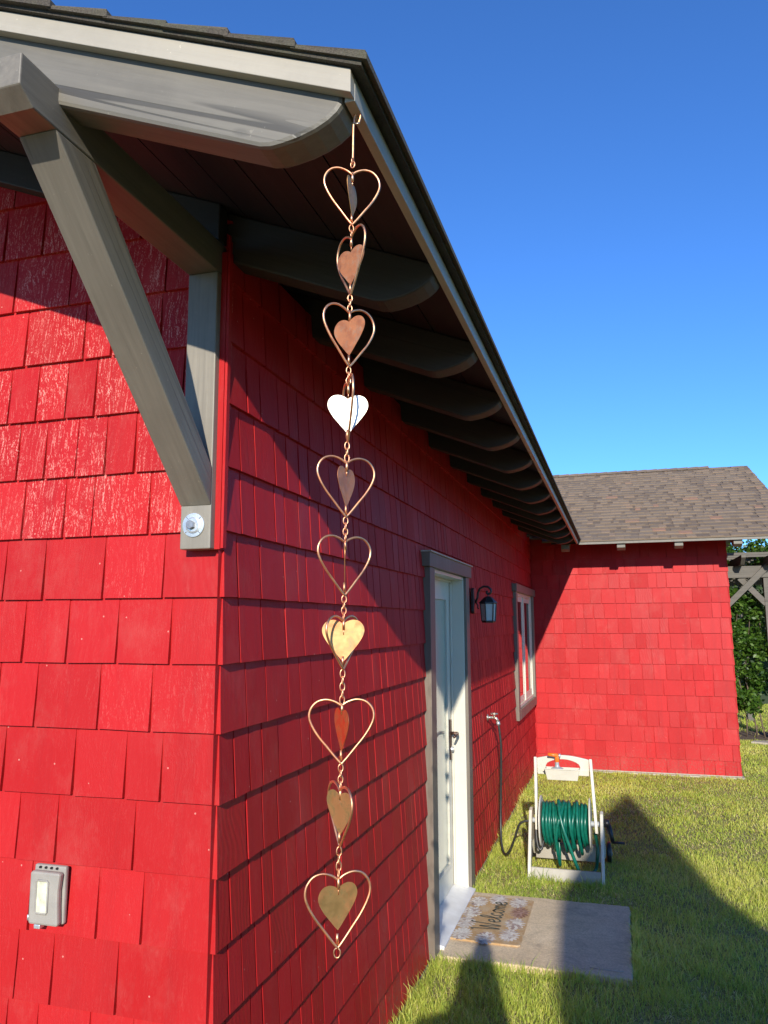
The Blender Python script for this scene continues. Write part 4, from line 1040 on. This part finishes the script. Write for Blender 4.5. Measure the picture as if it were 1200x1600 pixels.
V = [(px, py, .95, .13, .10), (px, py, 1.12, .125, .09), (px, py, 1.30, .15, .10), (px, py-.005, 1.42, .13, .085), (px+.01, py, 1.50, .055, .055), (px+.05, py+.03, 1.575, .068, .078), (px+.055, py+.04, 1.66, .080, .098), (px+.055, py+.03, 1.735, .062, .072),
     (px-.17, py, 1.415, .055, .055), (px-.25, py+.06, 1.24, .045, .045), (px-.23, py+.12, 1.17, .042, .042), (px-.08, py+.13, 1.44, .033, .033), (px+.005, py+.175, 1.625, .026, .02), (px+.018, py+.185, 1.665, .034, .016),
     (px+.17, py, 1.415, .055, .055), (px+.20, py+.04, 1.25, .045, .045), (px+.19, py+.09, 1.18, .042, .042), (px+.15, py+.13, 1.45, .033, .033), (px+.105, py+.175, 1.625, .026, .02), (px+.092, py+.185, 1.665, .034, .016),
     (px-.095, py, .86, .095, .09), (px-.105, py+.01, .50, .062, .062), (px-.11, py-.01, .10, .043, .043), (px-.11, py+.06, .035, .045, .03), (px-.115, py+.14, .03, .04, .025),
     (px+.095, py, .86, .095, .09), (px+.105, py+.01, .50, .062, .062), (px+.11, py-.01, .10, .043, .043), (px+.11, py+.06, .035, .045, .03), (px+.115, py+.14, .03, .04, .025)]
Ed = [(0, 1), (1, 2), (2, 3), (3, 4), (4, 5), (5, 6), (6, 7), (3, 8), (8, 9), (9, 10), (10, 11), (11, 12), (12, 13), (3, 14), (14, 15), (15, 16), (16, 17), (17, 18), (18, 19), (0, 20), (20, 21), (21, 22), (22, 23), (23, 24), (0, 25), (25, 26), (26, 27), (27, 28), (28, 29)]
body = skin("body", M['skin'], ph, V, Ed)
for sx_, bx_ in ((1, px+.018), (-1, px+.092)):           # fingers round the phone's edges, thumbs on the side
    for k in range(4):
        z_ = 1.70-.020*k; ex = bx_+sx_*.0 
        skin("finger", M['skin'], ph, [(bx_-sx_*.012, py+.195, z_-.01, .008), (bx_-sx_*.006, py+.220, z_, .0075), (bx_+sx_*.008, py+.228, z_, .007), (bx_+sx_*.018, py+.222, z_, .006)], [(0, 1), (1, 2), (2, 3)], 0, 1)
    skin("thumb", M['skin'], ph, [(bx_-sx_*.005, py+.180, 1.655, .010), (bx_+sx_*.008, py+.175, 1.685, .009), (bx_+sx_*.014, py+.182, 1.71, .007)], [(0, 1), (1, 2)], 0, 1)
skin("shirt", M['shirt'], ph, [(px, py, .92, .165, .125), (px, py, 1.12, .15, .115), (px, py, 1.30, .17, .12), (px, py-.005, 1.42, .14, .10), (px+.005, py-.002, 1.47, .07, .065), (px-.17, py, 1.42, .07, .07), (px-.25, py+.055, 1.26, .062, .062), (px+.17, py, 1.42, .07, .07), (px+.197, py+.035, 1.27, .062, .062)], [(0, 1), (1, 2), (2, 3), (3, 4), (3, 5), (5, 6), (3, 7), (7, 8)])
skin("jeans", M['jeans'], ph, [(px, py, .97, .15, .115), (px-.095, py, .84, .108, .10), (px-.106, py+.01, .50, .078, .078), (px-.11, py-.005, .09, .066, .066), (px+.095, py, .84, .108, .10), (px+.106, py+.01, .50, .078, .078), (px+.11, py-.005, .09, .066, .066)], [(0, 1), (1, 2), (2, 3), (0, 4), (4, 5), (5, 6)])
skin("hair", M['hair'], ph, [(px+.06, py-.045, 1.46, .13, .05), (px+.055, py-.035, 1.58, .115, .06), (px+.055, py-.01, 1.68, .098, .09), (px+.055, py+.01, 1.745, .075, .08)], [(0, 1), (1, 2), (2, 3)])
for sx_ in (-1, 1):
    b = MB(); b.prism([(py-.06, 0.0), (py+.19, 0.0), (py+.20, .03), (py+.15, .06), (py+.03, .10), (py-.06, .10), (py-.07, .04)], px+sx_*.11-.047, px+sx_*.11+.047, 'yz'); b.build("shoe", M['black'], ph, bevel=.015)
fn = thing("phone", (px+.055, py+.20, 1.70), "thin black phone held upright in both hands of the photographing person", "phone")
b = MB(); b.box(px+.055-.037, px+.055+.037, py+.198, py+.2055, 1.615, 1.765); b.build("phone_body", M['black'], fn, bevel=.003)

tw = MB(); tw.tube(bez([(.80, 2.395, .034), (.86, 2.372, .042), (.93, 2.376, .040), (.965, 2.40, .034)], 5), [.0022]*15+[.001], 6)
tag(tw.build("dry_stem", M['fascia']), "pale dry curved stem lying on the front edge of the concrete slab", "twig")
# ================================================================== GRASS
def grass(name, regions, seed_):
    r = np.random.RandomState(seed_); allV = []; allR = []; nb_ = 0
    for (x0, x1, y0, y1, dens, hmin, hmax, wd_) in regions:
        n = int((x1-x0)*(y1-y0)*dens); X = r.uniform(x0, x1, n); Y = r.uniform(y0, y1, n)
        # tufting: thin out by a cheap smooth field
        fld = np.sin(X*9+np.sin(Y*7)*1.3)*np.sin(Y*11+np.sin(X*5)*1.7)
        fld2 = np.sin(X*2.3+1.2*np.sin(Y*1.7+.5))*np.sin(Y*2.9+1.1*np.sin(X*3.1))
        keep = r.uniform(0, 1, n) < .74+.26*fld
        keep &= ~((X < .012) & (Y < L)) & ~((X < W+.03) & (Y > L-.055+.02*np.sin(X*13))) & ~((X > -.02) & (X < 1.01) & (Y > 2.325) & (Y < 3.35))
        keep &= ~((X > 2.3) & (Y > 10.95) & (Y < 12.1) & (r.uniform(0, 1, n) < .93))
        X = X[keep]; Y = Y[keep]; fld = fld[keep]; fld2 = fld2[keep]; n = len(X)
        h = r.uniform(hmin, hmax, n)*(1+.25*fld+.2*fld2)
        tall = r.uniform(0, 1, n) < .03+.10*(fld > .75); h[tall] *= 1.7
        a = r.uniform(0, 2*np.pi, n); lean = r.uniform(.1, 1.0, n)*h
        dead = r.uniform(0, 1, n) < (.13+.16*(fld2 < -.35)); h[dead] *= .55; lean[dead] *= 1.9
        dx_, dy_ = np.cos(a)*lean, np.sin(a)*lean
        b_ = r.uniform(0, 2*np.pi, n); wx, wy = np.cos(b_)*wd_/2, np.sin(b_)*wd_/2
        V = np.empty((n, 5, 3)); Z = np.zeros(n)
        V[:, 0] = np.stack([X-wx, Y-wy, Z], 1); V[:, 1] = np.stack([X+wx, Y+wy, Z], 1)
        V[:, 2] = np.stack([X+wx*.8+dx_*.35, Y+wy*.8+dy_*.35, h*.6], 1); V[:, 3] = np.stack([X-wx*.8+dx_*.35, Y-wy*.8+dy_*.35, h*.6], 1)
        V[:, 4] = np.stack([X+dx_, Y+dy_, h*.98], 1)
        c_ = np.clip(.40+.17*fld2+r.normal(0, .14, n), .01, .78); c_[dead] = r.uniform(.78, 1, dead.sum())
        allV.append(V.reshape(-1, 3)); allR.append(c_); nb_ += n
    V = np.concatenate(allV).astype(np.float32); R_ = np.repeat(np.concatenate(allR), 2).astype(np.float32)
    me = bpy.data.meshes.new(name)
    me.vertices.add(len(V)); me.vertices.foreach_set("co", V.ravel())
    base = np.arange(nb_)*5
    li = np.stack([base, base+1, base+2, base+3, base+3, base+2, base+4], 1).ravel()
    ls = np.stack([np.arange(nb_)*7, np.arange(nb_)*7+4], 1).ravel(); lt = np.tile([4, 3], nb_)
    me.loops.add(len(li)); me.loops.foreach_set("vertex_index", li.astype(np.int32))
    me.polygons.add(len(ls)); me.polygons.foreach_set("loop_start", ls.astype(np.int32)); me.polygons.foreach_set("loop_total", lt.astype(np.int32))
    me.update(calc_edges=True)
    at = me.attributes.new("rnd", 'FLOAT', 'FACE'); at.data.foreach_set("value", R_)
    me.materials.append(M['grass']); o = bpy.data.objects.new(name, me); col.objects.link(o); return o
go = grass("grass", [(0, 3.0, .9, 2.6, 13000, .025, .055, .0034), (0, 3.4, 2.6, 4.5, 10500, .019, .040, .0038), (0, 4.0, 4.5, 8.0, 5200, .016, .033, .0058), (2.2, 5.5, 7.9, 11, 3000, .018, .034, .0085), (3.4, 4.0, .9, 4.5, 3500, .02, .04, .007), (4.0, 5, .9, 8, 1800, .02, .045, .007), (2.2, 9, 11, 16.6, 900, .03, .05, .013), (5.5, 9, 3, 11, 900, .03, .05, .012), (0, 3, -1.5, .9, 3500, .025, .05, .005), (.012, .075, .9, 2.33, 12000, .04, .08, .0038), (.012, .08, 3.35, 7.9, 7000, .035, .07, .005), (.0, 1.06, 2.285, 2.335, 12000, .035, .07, .0036), (.0, 1.06, 3.345, 3.39, 10000, .03, .055, .0038), (1.0, 1.05, 2.3, 3.38, 10000, .03, .06, .0038), (.3, .9, 3.68, 3.80, 8000, .03, .065, .004)], 5)
tag(go, "short yellow-green lawn grass with straw coloured blades", "grass", kind="stuff")
